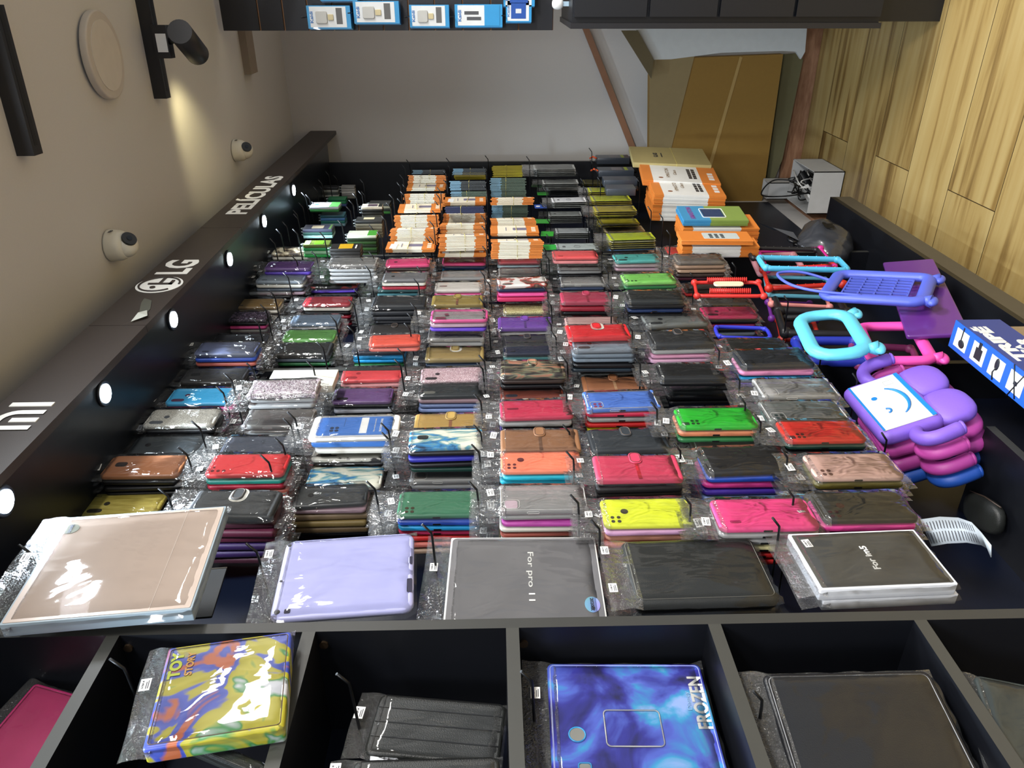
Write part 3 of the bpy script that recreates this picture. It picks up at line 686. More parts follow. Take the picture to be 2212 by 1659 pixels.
# seventh column
S(7, 1, 1328, 1428, 548, 577, P, 'turquoise phone case with dark lens holes', '#52ada8', 'pilldot', b('#9a8888', MV), tilt=3, cc='#1c2a2a')
S(7, 2, 1345, 1440, 580, 594, P, 'grey camouflage phone case', 'greycamo', None, b(GR,), tilt=1)
S(7, 3, 1347, 1463, 590, 628, P, 'light lime green phone case', '#82cc62', 'tri', b(GN,), tilt=3, cc='#18321a')
S(7, 4, 1353, 1475, 628, 656, P, 'black phone case right below the lime green one', '#1a1d1c', None, b(BK, '#1c2c50', BK), sp=True)
S(7, 5, 1372, 1480, 674, 690, P, 'black phone case behind the brushed grey one', '#1d1f1c', None, b(BK,))
S(7, 6, 1386, 1530, 675, 708, P, 'brushed grey phone case with dark slots', '#6c706e', 'pilldot', b(BK, BK), tilt=5, cc='#17181a', D=.86)
S(7, 7, 1402, 1540, 715, 750, Wt, 'black phone case over the rosy ones', '#232426', None, b('clearpink', '#c48aa4', '#d9a9c4'), tilt=2)
S(7, 8, 1418, 1560, 785, 808, P, 'glossy black phone case beyond the charcoal one', '#131416', 'slit', b(BK,), tilt=-1)
S(7, 9, 1444, 1590, 813, 874, P, 'charcoal phone case with square camera mark', '#262a2a', 'square', b(BK, BK), cc='#3a3640', sc=1.05)
S(7, 10, 1458, 1625, 880, 905, P, 'vivid green phone case', '#26b42c', 'six', b('#c87a58', GN), sp=True, cc='#0c3a10')
S(7, 11, 1486, 1660, 928, 968, Wt, 'glossy black wallet phone case with bag folds', '#141614', None, b(BK,), sc=1.06)
S(7, 12, 1512, 1710, 964, 1008, P, 'tilted black phone case over the royal blue one', '#1d1b1a', 'port', b('#2a50b8', '#e0449c', '#4a34a4', '#7f96cc', RD), tilt=2.5, D=.835, sc=1.05)
S(7, 13, 1536, 1748, 1076, 1108, P, 'hot pink phone case above the pale yellow one', '#e04484', 'port', b('clear', 'clear', PY, RE, RE), sp=True, sc=1.08, cc='#a02458')
# eighth column
S(8, 1, 1439, 1533, 532, 547, P, 'red phone case at the far end', '#b8342e', None, b(DB,))
S(8, 2, 1459, 1565, 549, 570, P, 'brownish clear phone case', '#6e655c', None, b(TA, TA, DB, WI))
S(8, 3, 1475, 1565, 612, 625, P, 'dark brown phone case behind the red holder', '#40302c', None, b(RE, DB))
S(8, 4, 1520, 1618, 640, 655, P, 'smoky phone case under the red holder', '#3c352e', None, b(DB, '#6e6848'))
S(8, 5, 1518, 1634, 662, 690, P, 'magenta phone case with dark lens plate', '#b82c58', 'pilldot', b(BK, '#7c2450', BK, SL), cc='#2c1820')
S(8, 6, 1567, 1700, 732, 760, P, 'black phone case in a loose bag', '#20201d', None, b(BK, BK), tilt=-2)
S(8, 7, 1588, 1752, 755, 790, P, 'dark navy phone case over pink and blue ones', '#23272e', 'square', b('#dc8cb4', '#2b9ad2', VI), tilt=2, cc='#15181c')
S(8, 8, 1640, 1805, 818, 866, 'shock', 'large clear phone case', 'clear', 'square', b('clear', 'clear'), cc='#a9a7a6')
S(8, 9, 1650, 1820, 867, 906, 'shock', 'clear teal phone case', 'clearteal', 'quad', b('#2a5850',), cc='#1a2c2a')
S(8, 10, 1688, 1862, 907, 958, P, 'scarlet phone case with six lens holes', '#cc2c20', 'six', b('#1c3c34', BK), sp=True, cc='#3c0c08')
S(8, 11, 1746, 1937, 979, 1030, P, 'pale pink phone case with raised lens holes', '#c8a498', 'quad', b('#5a5420', '#4a5260', BK), sp=True, cc='#5c3c34')
S(8, 12, 1765, 1970, 1062, 1128, P, 'olive black phone case over a pink one', '#2c2a22', 'quaddot', b('#d83c90', BK), cc='#3a1414')
print('cases', NCASE[0])
# extras on single cases
def child_of(lbl):
    for o in COL.objects:
        if o.get('label', '').startswith(lbl): return o
g = child_of('white phone case with wings'); ob('round_grip', prism([(.020*cos(2*pi*i/28), .020*sin(2*pi*i/28)) for i in range(28)], -.015, -.006, .002), WHITE, g, loc=(0, 0, -.004), label='white round grip disc')
for l in ('black wallet phone case with a pale ring', 'gold wallet phone case with a pale ring', 'bright red wallet phone case with pale'):
    g = child_of(l); ob('clasp_lining', prism(rrect(.042, .034, .014, 6), -.0086, -.0078, 0, cx=.023, cz=-.002), M('#b9b6ac', .45), g, label='pale clasp lining')
g = child_of('white framed phone case'); t = text('SILICONE COVER', .050, .0045, bold=.02); ob('lettering', t, WHITE, g, loc=(0, -.0068, -.052), rot=(0, 0, 0))
t = text('Silky and soft-touch finish', .050, .0038); ob('lettering', t, WHITE, g, loc=(0, -.0068, -.040)); ob('barcode_label', rslab(.06, .015, .0006, .001, .0001, 2), WHITE, g, loc=(0, -.0067, -.018))
ob('lens_print', join(*[disc(.004, -.0066, -.018+.010*i, .045-.01*j) for i in range(2) for j in range(2)], boxm(-.002, .030, -.0068, -.0064, .022, .0225)), M('#1c3050', .4), g)
# ------------------------------------------------------------------ screen film packs
ORA = M('#cf7a30', .55, name='orange_card'); CREAM = M('#e4dcc6', .55, name='cream_card')
def seg_box(w, h, t, cuts):
    ms = []; zt = h/2; ids = []
    for k, (frac, mi) in enumerate(cuts):
        z0 = zt-h*frac; ms.append(boxm(-w/2, w/2, 0, t, z0, zt)); ids.append(mi); zt = z0
    return join(*ms, mi=ids)
FW, FH, FT = .088, .172, .0036
PK_O = seg_box(FW, FH, FT, [(.14, 0), (.60, 1), (.26, 0)])
PK_D = seg_box(FW, FH*.9, FT, [(.30, 0), (.70, 1)])
PK_P = seg_box(FW*.9, FH*.86, FT, [(.5, 0), (.5, 0)])
FKIND = {
 'orange': (PK_O, [ORA, CREAM], 'orange ended cream film pack'),
 'dark': (PK_D, [M('#6d93a8', .4), M('#33383a', .35)], 'blue and charcoal film pack'),
 'green': (PK_D, [M('#6d93a8', .4), M('#4a5a4c', .35)], 'blue and grey green film pack'),
 'yellow': (PK_P, [M('#c9b92e', .4)], 'yellow film pack'),
 'navy': (PK_P, [M('#232a4c', .35)], 'navy blue film pack'),
}
PRINT = join(rslab(.030, .050, .0006, .004, .0001, 3, cz=-.018), boxm(-.02, .02, -.0004, 0, .03, .033), mi=[0, 0])
PRINTB = join(*[boxm(-.03+.019*i, -.018+.019*i, -.0004, 0, -.075, -.060) for i in range(3)])
TAG = boxm(-.026, .026, -.0004, 0, -.012, .012)
NB = {}
def bundle(col, xL, xR, yT, yB, kind='orange', tilt=0, yaw=13, face=False, note='', D=None, tag=False):
    me, mats, nm = FKIND[kind]
    xm = (xL+xR)/2; h = FH if kind == 'orange' else FH*.9
    dep = FPX*h/(xR-xL); D = D or min(.93, max(.80, dep*ray(xm, yT).y/FPX))
    p = WY(xm, yT, D); dep = (p-CAMPOS).dot(F)
    if face: yaw = 0
    pxm = FPX/dep
    facepx = pxm*FW*max(.0, (.30 if face else .05))
    pitch = FT+.0014
    n = max(3, int((yB-yT-facepx+3)/(pxm*pitch*.95)))
    n = min(n, int((-.012-YD(D))/pitch))
    NB[col] = NB.get(col, 0)+1
    grp = f'{nm}s, banded bundle {PLACES[NB[col]-1]} from the far end, {col} film column'
    cx = p.x-FW/2*cos(radians(yaw))
    rr = random.Random(xL*yT)
    base = Matrix.Translation((cx, YD(D), p.z)) @ Matrix.Rotation(radians(-tilt), 4, 'Y') @ Matrix.Rotation(radians(yaw), 4, 'Z')
    for i in range(n):
        o = ob('film_pack', me, mats, label=f'{nm}, {PLACES[NB[col]-1]} bundle from the far end, {col} column', cat='film pack', group=grp)
        o.matrix_world = base @ Matrix.Translation((rr.uniform(-.003, .003), i*pitch, rr.uniform(-.004, .004))) @ Matrix.Rotation(radians(rr.uniform(-1, 1)), 4, 'Y')
        if i == 0 and kind == 'orange':
            ob('printed_picture', PRINT, M('#7a7388', .4), o, loc=(0, -.0001, 0)); ob('printed_squares', PRINTB, CREAM, o, loc=(0, -.0001, 0))
        if i == 0 and tag: ob('paper_tag', TAG, WHITE, o, loc=(-.012, -.0004, .060), rot=(0, pi/2*0+.05, 0))
    t = n*pitch
    band = ob('rubber_band', tube([(x, y, 0) for x, y in ((-FW/2-.001, -.0013), (FW/2+.001, -.0013), (FW/2+.001, t+.001), (-FW/2-.001, t+.001))], .0011, 6, closed=True), M('#c9bb6a', .5, name='rubber'),
              label=f'yellowish rubber band round the {PLACES[NB[col]-1]} bundle, {col} film column', cat='rubber band')
    band.matrix_world = base @ Matrix.Translation((0, 0, rr.uniform(-.01, .015))) @ Matrix.Rotation(radians(rr.uniform(-5, 5)), 4, 'Y')
    hook(cx, p.z+h/2+.006, YD(D)-.05, f'thin black hook above the {PLACES[NB[col]-1]} bundle, {col} film column', None)
A_ = 'left orange'; B_ = 'middle orange'; C_ = 'right orange'
bundle(A_, 895, 963, 363, 372, 'dark')
bundle(A_, 886, 965, 374, 396, tilt=-1)
bundle(A_, 882, 963, 396, 413, face=True)
bundle(A_, 877, 962, 413, 440)
bundle(A_, 863, 955, 440, 458, face=True, tilt=1)
bundle(A_, 857, 950, 458, 485, tilt=3)
bundle(A_, 847, 945, 486, 520, tilt=2)
bundle(A_, 839, 941, 521, 540, face=True, tag=True)
bundle(B_, 980, 1050, 360, 373, 'dark')
bundle(B_, 981, 1049, 373, 384, 'yellow', face=True)
bundle(B_, 973, 1050, 386, 406, 'dark')
bundle(B_, 976, 1052, 408, 424, 'green')
bundle(B_, 963, 1050, 425, 440, face=True, tag=True)
bundle(B_, 957, 1052, 440, 453, 'navy', tilt=1)
bundle(B_, 959, 1050, 455, 475, tag=True)
bundle(B_, 954, 1049, 475, 499, tilt=1)
bundle(B_, 950, 1052, 499, 530, tilt=3)
bundle(B_, 949, 1050, 531, 548, face=True, tag=True)
bundle(C_, 1062, 1129, 354, 377, 'yellow', tilt=2)
bundle(C_, 1057, 1136, 380, 418, 'green')
bundle(C_, 1061, 1150, 421, 437, tag=True, tilt=1)
bundle(C_, 1062, 1138, 437, 463, 'green')
bundle(C_, 1059, 1153, 465, 487, tilt=2)
bundle(C_, 1059, 1160, 487, 507, face=True, tilt=1)
bundle(C_, 1061, 1169, 510, 547, tilt=1)
# small boxed packs hanging near the top of the film bay
SMALL = {}
def mini(xL, xR, yT, yB, cols, label, tilt=0, D=.86, card=None, band=False):
    """pile of small flat cartons on one hook; cols colours front to back"""
    xm = (xL+xR)/2; a = WY(xL, yT, D); bq = WY(xR, yT, D); h = a.z-bq.z; p = WY(xm, yT, D); w = h*.58
    for i, c in enumerate(cols):
        t = .0105
        if YD(D)+(i+1)*.0115 > -.004: break
        o = ob('film_carton', rslab(w, h, t, .002, .0008, 2), M(c, .35), label=(label if i == 0 else f'flat carton {["", "just", "second", "third", "fourth", "fifth", "sixth"][i]} behind the {label}'), cat='carton')
        o.matrix_world = Matrix.Translation((p.x-w/2, YD(D)+t/2+i*.0118, p.z)) @ Matrix.Rotation(radians(-tilt+random.uniform(-2, 2)), 4, 'Y')
        if i == 0 and card: 
            for (cx, cz, cw, chh, cc) in card: ob('printed_panel', rslab(w*cw, h*chh, .0008, .001, .0002, 2, y=-t/2-.0003, cx=cx*w, cz=cz*h), M(cc, .4), o)
        if i < 3: ob('hang_ring', tube([(0+.008*cos(2*pi*k/14), 0, h/2+.006+.006*sin(2*pi*k/14)) for k in range(14)], .001, 5, closed=True), M('#b9c4c8', .3), o)
    hook(p.x-w/2, a.z+.008, YD(D)-.05, f'thin hook carrying the {label}', None)
mini(696, 733, 400, 412, ['#2b2c2e', '#9aa09c', '#4c5452', '#a8aeaa'], 'charcoal foil pack in the topmost pile', D=.9)
mini(739, 768, 399, 410, ['#8c8c8a', '#a3a3a0', '#c0c0bc', '#8a8a88', '#77776f'], 'silvery foil pack beside the charcoal one', D=.9)
mini(712, 750, 424, 434, ['#1f6b45', '#2a7a50', '#3c4e7a'], 'green foil pack above the striped one', D=.9)
mini(676, 737, 437, 452, ['#c4ccd4', '#2e6e38'], 'white and green striped film carton', D=.84, card=[(0, -.33, 1.0, .32, '#3b7c34'), (0, .3, .3, .15, '#2a8c6a')])
mini(697, 748, 457, 470, ['#2f5a66', '#4472a4', '#2c6a64', '#6c8a96'], 'blue green film carton pile', D=.88)
mini(661, 723, 485, 498, ['#3a3c4c', '#2c5148', '#8fb5b0'], 'dark film carton with silvery window', D=.84, card=[(0, .02, .5, .4, '#b5a98e'), (0, -.42, .9, .08, '#5c7c48')])
mini(661, 716, 519, 531, ['#5a6a2c', '#2c8a4a', '#8ab48c', '#2e9a48'], 'green and yellow film carton', D=.84, card=[(0, -.08, .7, .35, '#5cc41c'), (0, .36, .8, .2, '#c8cfc0')])
mini(784, 828, 440, 458, ['#ded6c0', '#1e1f1d', '#2a2a26', '#4a4a42'], 'cream film carton with a dark picture', D=.84, card=[(0, -.02, .7, .45, '#55454e'), (0, -.4, .96, .18, '#20241f')], tilt=2)
mini(800, 845, 433, 440, ['#3c3e3c', '#88836c', '#262a24', '#2c5a26'], 'grey film carton behind the cream one', D=.9)
mini(772, 829, 468, 480, ['#2c2c2a', '#77715e', '#77715e', '#6c6654', '#77715e', '#6c6654'], 'black topped beige carton pile', D=.86, card=[(.1, .02, .4, .4, '#c9bd98')])
mini(755, 817, 498, 512, ['#c7cdb4', '#1e2a16', '#27401c', '#1c2414', '#2c4a20', '#1c2414', '#2c4a20'], 'white and green film carton over green edges', D=.86, card=[(0, -.34, .98, .3, '#3d8a28')])
mini(719, 783, 526, 545, ['#23211f', '#23211f', '#34302c'], 'black film carton with a yellow window', D=.82, card=[(0, 0, .8, .45, '#c89a10'), (-.1, -.34, .6, .05, '#d8d4c8')])
t = text('8C', .02, .03, bold=.03)
# bare hooks over the cartons
for k, (px, py) in enumerate(((586, 515), (600, 495), (613, 479), (636, 454), (648, 438), (663, 420), (679, 403), (705, 370), (690, 388), (757, 432), (780, 387), (777, 412), (872, 398), (868, 413), (861, 428))):
    q = WY(px, py, .80)
    hook(q.x, q.z-.02, q.y, 'bare thin metal hook sticking out under the downlights' , 'bare hooks in the film bay')
# white 3D packs, green headed
CARDM = rslab(.082, .165, .0022, .008, .0006, 4)
WCARD = M('#c9cccb', .35, name='silky_white_card')
T3D = text('3D', .017, .012, bold=.05); 
def cards(nm, xL, xR, yT, cols, label, tilt=0, D=None, w=1.0, txt=None, pitch=.0075, colname=''):
    xm = (xL+xR)/2; dep = FPX*.165/(xR-xL); D = D or min(.93, max(.80, dep*ray(xm, yT).y/FPX))
    p = WY(xm, yT, D); s = (WY(xL, yT, D).z-WY(xR, yT, D).z)/.165
    for i, c in enumerate(cols):
        if YD(D)+i*pitch > -.01: break
        o = ob(nm, CARDM, M(c, .3), label=label if i == 0 else f'{["", "first", "second", "third", "fourth", "fifth", "sixth", "seventh"][i]} film sleeve behind the {label.replace(" film sleeve", "")}', cat='film sleeve')
        o.matrix_world = Matrix.Translation((p.x-.041*s, YD(D)+i*pitch, p.z+random.uniform(-.002, .002))) @ Matrix.Rotation(radians(-tilt+random.uniform(-1, 1)*(i > 0)), 4, 'Y') @ Matrix.Scale(s, 4)
        ob('bag', BAGS[i % 5], [FILM, CRINK], o, scale=(.97, .3, .97))
        if i == 0 and txt:
            ob('lettering', T3D, M('#4a4c50', .4), o, loc=(-.0, -.0015, .050), rot=(0, 0, 0))
            ob('printed_ring', tube([(.012*cos(2*pi*k/20), 0, .012*sin(2*pi*k/20)) for k in range(20)], .0006, 4, closed=True), M('#6a6c70', .4), o, loc=(0, -.0014, 0))
    hook(p.x-.041*s, p.z+.165*s/2+.01, YD(D)-.05, f'black hook holding the {label}', None)
W1, W2 = '#c8ccca', '#8f9492'
cards('film_sleeve', 1152, 1240, 356, [W1, '#d0d0cc', W1, W2, W2], 'white film sleeve with green tab, farthest')
cards('film_sleeve', 1170, 1246, 388, [W1, W2, W2], 'pale film sleeve below the green tabbed one')
cards('film_sleeve', 1180, 1254, 402, [W1, W2, W2, W2], 'white film sleeve with faint ring', txt=True)
cards('film_sleeve', 1191, 1264, 427, ['#dfe1e4', W2, W2, W2], 'brightest white film sleeve lettered in black', tilt=2, txt=True, D=.82)
cards('film_sleeve', 1183, 1254, 457, [W2, '#7d8280', W2, '#7d8280', W2], 'grey film sleeve with faint ring', txt=True)
cards('film_sleeve', 1198, 1270, 493, ['#a3a8aa', W2, '#7d8280', W2], 'silver grey film sleeve')
cards('film_sleeve', 1198, 1291, 526, ['#b9c3c2', W2], 'nearest white film sleeve over the coral case', txt=True)
Y1, Y2, Y3 = '#b9c42a', '#a89a2c', '#a39c62'
cards('film_sleeve', 1246, 1312, 375, [Y1, Y3, Y2], 'farthest yellow film sleeve', tilt=1)
cards('film_sleeve', 1257, 1328, 388, [Y3, Y2, '#2a2c30'], 'dull olive film sleeve')
cards('film_sleeve', 1268, 1343, 405, ['#c4cc24', Y2, Y2], 'lemon yellow film sleeve beside the lettered white one', D=.84)
cards('film_sleeve', 1275, 1359, 423, ['#b9c024', Y2, Y2], 'yellow film sleeve tilted, third bright one', tilt=2)
cards('film_sleeve', 1280, 1369, 445, [Y2, Y2, Y2], 'mustard film sleeve below the tilted yellow one', tilt=2)
cards('film_sleeve', 1284, 1363, 457, ['#b4bc20', Y2], 'lime yellow film sleeve over the ochre one', tilt=2)
cards('film_sleeve', 1289, 1375, 473, ['#a89e20', Y2], 'ochre film sleeve with white tag', tilt=3)
cards('film_sleeve', 1301, 1387, 488, ['#d0bf94', Y2], 'plain beige film sleeve', tilt=3)
cards('film_sleeve', 1310, 1408, 503, ['#aab81c', '#d8d0a8', Y2, Y3, Y3, '#4a74a8'], 'nearest lime film sleeve', tilt=4, D=.82)
# black cable packs with orange ties at the far corner
for k, (xL, xR, yT, lb) in enumerate(((1286, 1356, 334, 'dark boxed cable pack, topmost at the far corner'), (1289, 1365, 360, 'dark boxed cable pack below the topmost'), (1300, 1372, 380, 'black boxed cable pack, third from the far corner'), (1306, 1368, 398, 'black boxed cable pack, lowest of the four'))):
    D = .80; p = WY((xL+xR)/2, yT, D); h = WY(xL, yT, D).z-WY(xR, yT, D).z
    o = ob('cable_pack', rslab(.075, h, .03, .003, .001, 2), M('#3b414a', .3), label=lb, cat='cable pack'); o.matrix_world = Matrix.Translation((p.x-.037, YD(D)+.016, p.z))
    if k < 2:
        ob('printed_panel', boxm(-.03, .03, -.0156, -.0152, -.03*h/.17, .02), M('#6c6a6e', .4), o)
        ob('lime_panel', boxm(-.03, .03, -.0156, -.0152, -.055, -.040), M('#9aa82c', .4), o)
        ob('orange_tie', tube([(-.02, -.01, h/2), (-.01, -.016, h/2+.02), (.01, -.012, h/2+.012), (.02, -.002, h/2+.03)], .004, 6), M('#e0582c', .4), o)
    ob('cable_plug', blob(.012, .012, .014, (.02, 0, -h/2-.01), 10, 6), M('#141416', .3), o)
    hook(p.x-.037, p.z+h/2+.012, YD(D)-.04, f'black hook above the {lb}', None)
# green and blue header cards beside the white sleeves
for k, (px, py, c, hh_, lb) in enumerate(((1160, 400, '#2f9a2e', .05, 'green header card beside the far white sleeves'), (1172, 418, '#2f9a2e', .05, 'bright green header card above the blue one'), (1168, 446, '#2c50a8', .055, 'blue header card with white dots'), (1172, 478, '#2f8a2e', .06, 'green leaf-like header card below the blue one'), (1182, 505, '#2f9a2e', .05, 'small green header card'), (1187, 534, '#28a03a', .05, 'nearest green header card above the coral case'))):
    D = .90; p = WY(px, py, D)
    o = ob('header_card', rslab(.06, hh_, .0015, .004, .0004, 3), M(c, .4), label=lb, cat='card'); o.matrix_world = Matrix.Translation((p.x, YD(D), p.z)) @ Matrix.Rotation(radians(random.uniform(-8, 8)), 4, 'Y')
    if k == 2: ob('printed_dots', join(disc(.010, -.001, 0, .012), disc(.006, -.001, 0, -.014)), WHITE, o)
# large tablet films, kraft box
def board(nm, TLp, TRp, BLp, Ds, t, mats, label, cat, n=1, seg=None, beh=None, r=.002, rev=False):
    m, w, h = basis(WY(*TLp, Ds[0]), WY(*TRp, Ds[1]), WY(*BLp, Ds[2]))
    out = []
    me = seg_box(w, h, t, seg) if seg else xform(rslab(w, h, t, r, .0008, 3), Matrix.Translation((0, t/2, 0)))
    for i in range(n):
        o = ob(nm, me, mats, label=label if i == 0 else beh, cat=cat, group=(beh if i and n > 2 else None))
        o.matrix_world = m @ Matrix.Translation((random.uniform(-.003, .003)*(i > 0), i*(t+.0006), random.uniform(-.002, .002)*(i > 0)))
        out.append(o)
    return out, w, h
SEG = [(.13, 0), (.63, 1), (.24, 0)]
KR = M('#a89a66', .7, name='kraft_card'); WPK = M('#dcdcd8', .5, name='white_card')
o, w, h = board('film_box', (1377, 360), (1367, 324), (1526, 348), (.74, .725, .74), .022, [KR], 'kraft brown film box lettered in black', 'box')
me = text('GLASS', .07, .02, bold=.03); ob('lettering', me, INK, o[0], loc=(0, -.0006, h*.18)); ob('lettering', text('SCREEN PROTECTOR', .07, .006, bold=.02), INK, o[0], loc=(0, -.0006, h*.10))
ob('rubber_band', boxm(-w/2-.001, w/2+.001, -.001, .023, -.001, .001), M('#c9bb6a', .5), None, label='pale rubber band round the kraft film box', cat='rubber band').matrix_world = o[0].matrix_world @ Matrix.Translation((0, 0, -.02))
def hm(o, w, h):
    ob('lettering', text('HMASTON', w*.55, .016, bold=.0), M('#7a6038', .5), o, loc=(0, -.0006, h*.16)); ob('lettering', text('Glass', w*.3, .014), M('#7a6038', .5), o, loc=(.01, -.0006, h*.06))
    ob('printed_picture', join(*[rslab(w*.10, h*.045, .0006, .002, .0001, 2, cx=-w*.24+w*.12*i, cz=-h*.13-h*.06*j, y=-.0006) for i in range(5) for j in range(2)]), M('#2c2626', .4), o)
    ob('printed_oval', disc(.007, -.0004, -w*.3, h*.26, .0008, 16, .010), M('#7c4a28', .4), o); ob('printed_squares', join(*[boxm(-w*.3+w*.15*i, -w*.2+w*.15*i, -.0008, 0, -h*.44, -h*.37) for i in range(3)]), WPK, o)
o, w, h = board('tablet_film_pack', (1400, 400), (1391, 364), (1545, 386), (.77, .75, .77), .0045, [ORA, WPK], 'orange and white tablet film pack, farther of two', 'film pack', 5, SEG, 'tablet film pack stacked behind the farther orange and white one'); hm(o[0], w, h)
o, w, h = board('tablet_film_pack', (1420, 427), (1405, 389), (1562, 417), (.79, .77, .79), .0045, [ORA, WPK], 'orange and white tablet film pack, nearer of two', 'film pack', 22, SEG, 'tablet film pack stacked behind the nearer orange and white one'); hm(o[0], w, h)
PB = [M('#3f88b4', .35, name='blue_card'), M('#7e9448', .35, name='olive_card')]
o, w, h = board('tablet_film_pack', (1479, 478), (1463, 447), (1616, 474), (.77, .755, .77), .005, PB, 'blue and lime tablet film pack with screen picture', 'film pack', 4, [(.42, 0), (.58, 1)], 'blue and lime tablet film pack right behind the pictured one')
ob('lettering', text('HMASTON', w*.8, .018, bold=.04), M('#7a4a8c', .4), o[0], loc=(0, -.0008, h*.34)); ob('printed_picture', rslab(w*.55, h*.32, .0008, .004, .0002, 3, y=-.0004), M('#2c3c5c', .25), o[0])
ob('printed_rim', tube([(x, 0, z) for x, z in rrect(w*.6, h*.36, .005, 3)], .0014, 5, closed=True), WPK, o[0], loc=(0, -.0006, 0))
board('tablet_film_pack', (1478, 496), (1462, 465), (1640, 492), (.80, .785, .80), .0045, [ORA, WPK], 'orange ended tablet film pack under the blue ones', 'film pack', 12, SEG, 'orange tablet film pack stacked under the blue and lime ones')
o, w, h = board('tablet_film_pack', (1476, 524), (1465, 503), (1624, 516), (.785, .78, .785), .0045, [ORA], 'all orange tablet film pack with tablet picture', 'film pack', 3, None, 'all orange tablet film pack right behind the pictured one')
ob('printed_picture', rslab(w*.6, h*.5, .0008, .006, .0002, 3, y=-.0004, cz=-h*.08), M('#b9c4c4', .4), o[0]); ob('printed_icons', join(*[rslab(w*.07, h*.05, .0006, .002, .0001, 2, y=-.0012, cx=-w*.2+w*.11*i, cz=h*.06-h*.08*j) for i in range(4) for j in range(3)]), M('#1c2226', .4), o[0])
board('tablet_film_pack', (1476, 536), (1466, 516), (1640, 531), (.81, .80, .81), .0045, [ORA, WPK], 'orange ended tablet film pack under the all orange ones', 'film pack', 8, SEG, 'orange ended tablet film pack in the lowest pile')
for k, (px, py) in enumerate(((1404, 380), (1432, 440), (1458, 455), (1476, 490))):
    q = WY(px, py, .76); hook(q.x, q.z+.03, q.y+.01, ['black hook beside the kraft box', 'black hook above the nearer white tablet pack', 'black hook above the blue tablet pack', 'black hook above the all orange pack'][k], None)
# ------------------------------------------------------------------ tablet covers at the near side
BIGBAG = [bag_mesh(20+s, w=1, h=1, d=.014, header=.14, nx=14, nz=14) for s in range(3)]
def tab(nm, TLp, TRp, BLp, Ds, t, mats, label, cat, r=.006, bev=.003, bag=0, sub=None, header=True):
    P3 = [WY(*TLp, Ds[0]), WY(*TRp, Ds[1]), WY(*BLp, Ds[2])]
    if sub == 'shelf': P3[2] = Vector((P3[0].x, P3[0].y, ZS1+T/2+.045))
    m, w, h = basis(*P3)
    me = rslab(w, h, t, r, bev, 5); me.transform(Matrix.Translation((0, t/2, 0)))
    o = ob(nm, me, mats, label=label, cat=cat); o.matrix_world = m
    if bag is not None: ob('bag', BIGBAG[bag % 3], [FILMB, CRINK], o, loc=(0, .0065, 0), scale=(w*1.08, 1.0, h*1.04))
    return o, w, h
ZS1 = WY(250, 1362, DF).z
def lbl(o, x, z, y=-.004, rz=0): ob('price_label', LABELM, [WHITE, INK], o, loc=(x, y, z), rot=(0, rz, 0))
# beige boxed cover
PINKB = M('#c3b0a2', .3, name='beige_pink_card', coat=.3)
o, w, h = tab('tablet_cover_box', (8, 1335), (150, 1107), (408, 1331), (.79, .79, .79), .022, [M('#93a3ad', .4)], 'large pinkish beige tablet cover box, biggest at top left', 'tablet cover', r=.002, bev=.0006)
ob('front_sheet', rslab(w-.006, h-.006, .001, .002, .0003, 3, y=-.0003), PINKB, o)
st = ob('round_sticker', disc(.012, -.0012, 0, 0, .0006, 24, .013), M('#8f9486', .4), o, loc=(w*.36, 0, h*.42)); ob('lettering', text('2020款', .021, .006, bold=.02), INK, st, loc=(0, -.0020, 0))
for zz in (.2, -.18): pass
ob('fold_line', boxm(-w/2+.004, w/2-.004, -.0012, -.0008, -h*.27, -h*.266), M('#d8cabf', .3), o)
lbl(o, .02, h/2+.02)
hook(WY(60, 1230, .83).x, WY(60, 1230, .80).z, YD(.78), 'black hook above the big beige tablet cover box', None)
# lavender soft cover
o, w, h = tab('tablet_cover', (583, 1326), (622, 1157), (892, 1328), (.84, .84, .84), .014, [M('#b4b6e4', .35, name='lavender_silicone')], 'smooth lavender soft tablet cover in a clear bag', 'tablet cover', r=.016, bev=.006, bag=1)
ob('camera_cutout', join(disc(.0045, -.0004, -w*.42, h*.45, n=14), disc(.0022, -.0004, -w*.05, h*.47, n=10), disc(.003, -.0004, w*.42, h*.465, n=10)), DARK, o)
for q in ((.030, .008, -w*.22, -h*.47), (.018, .005, w*.1, -h*.48), (.009, .009, -w*.42, h*.38)): ob('side_opening', rslab(q[0], q[1], .0008, .002, .0002, 3, y=-.0006, cx=q[2], cz=q[3]), M('#26243a', .3), o)
lbl(o, w*.3, h/2+.022); hook(WY(560, 1215, .84).x, WY(575, 1215, .84).z, YD(.80), 'black hook above the lavender tablet cover', None)
# grey boxed cover, hung head down
GRB = M('#6f6e70', .32, name='grey_card', coat=.3)
o, w, h = tab('tablet_cover_box', (954, 1375), (975, 1161), (1318, 1375), (.87, .87, .87), .016, [WPK], 'silver grey tablet cover box lettered upside down', 'tablet cover', r=.003, bev=.0008, bag=2)
ob('front_sheet', rslab(w-.006, h-.006, .001, .008, .0003, 4, y=-.0004), GRB, o)
ob('lettering', text('For pro 11', .115, .013, bold=.01), WPK, o, loc=(w*.07, -.0015, -h*.04), rot=(0, pi, 0))
st = ob('round_sticker', disc(.017, -.0014, 0, 0, .0006, 24, .012), ramp_mat('iridescent_foil', [(.35, '#7cc4b4'), (.5, '#86aee0'), (.65, '#9a8ad8')], 18, 1, rough=.2), o, loc=(-w*.22, 0, -h*.42)); ob('lettering', text('2020款', .027, .007, bold=.02), INK, st, loc=(0, -.0022, 0), rot=(0, pi, 0))
lbl(o, w*.15, h/2+.024); hook(WY(935, 1215, .86).x, WY(950, 1230, .86).z, YD(.78), 'black hook above the silver grey cover box', None)
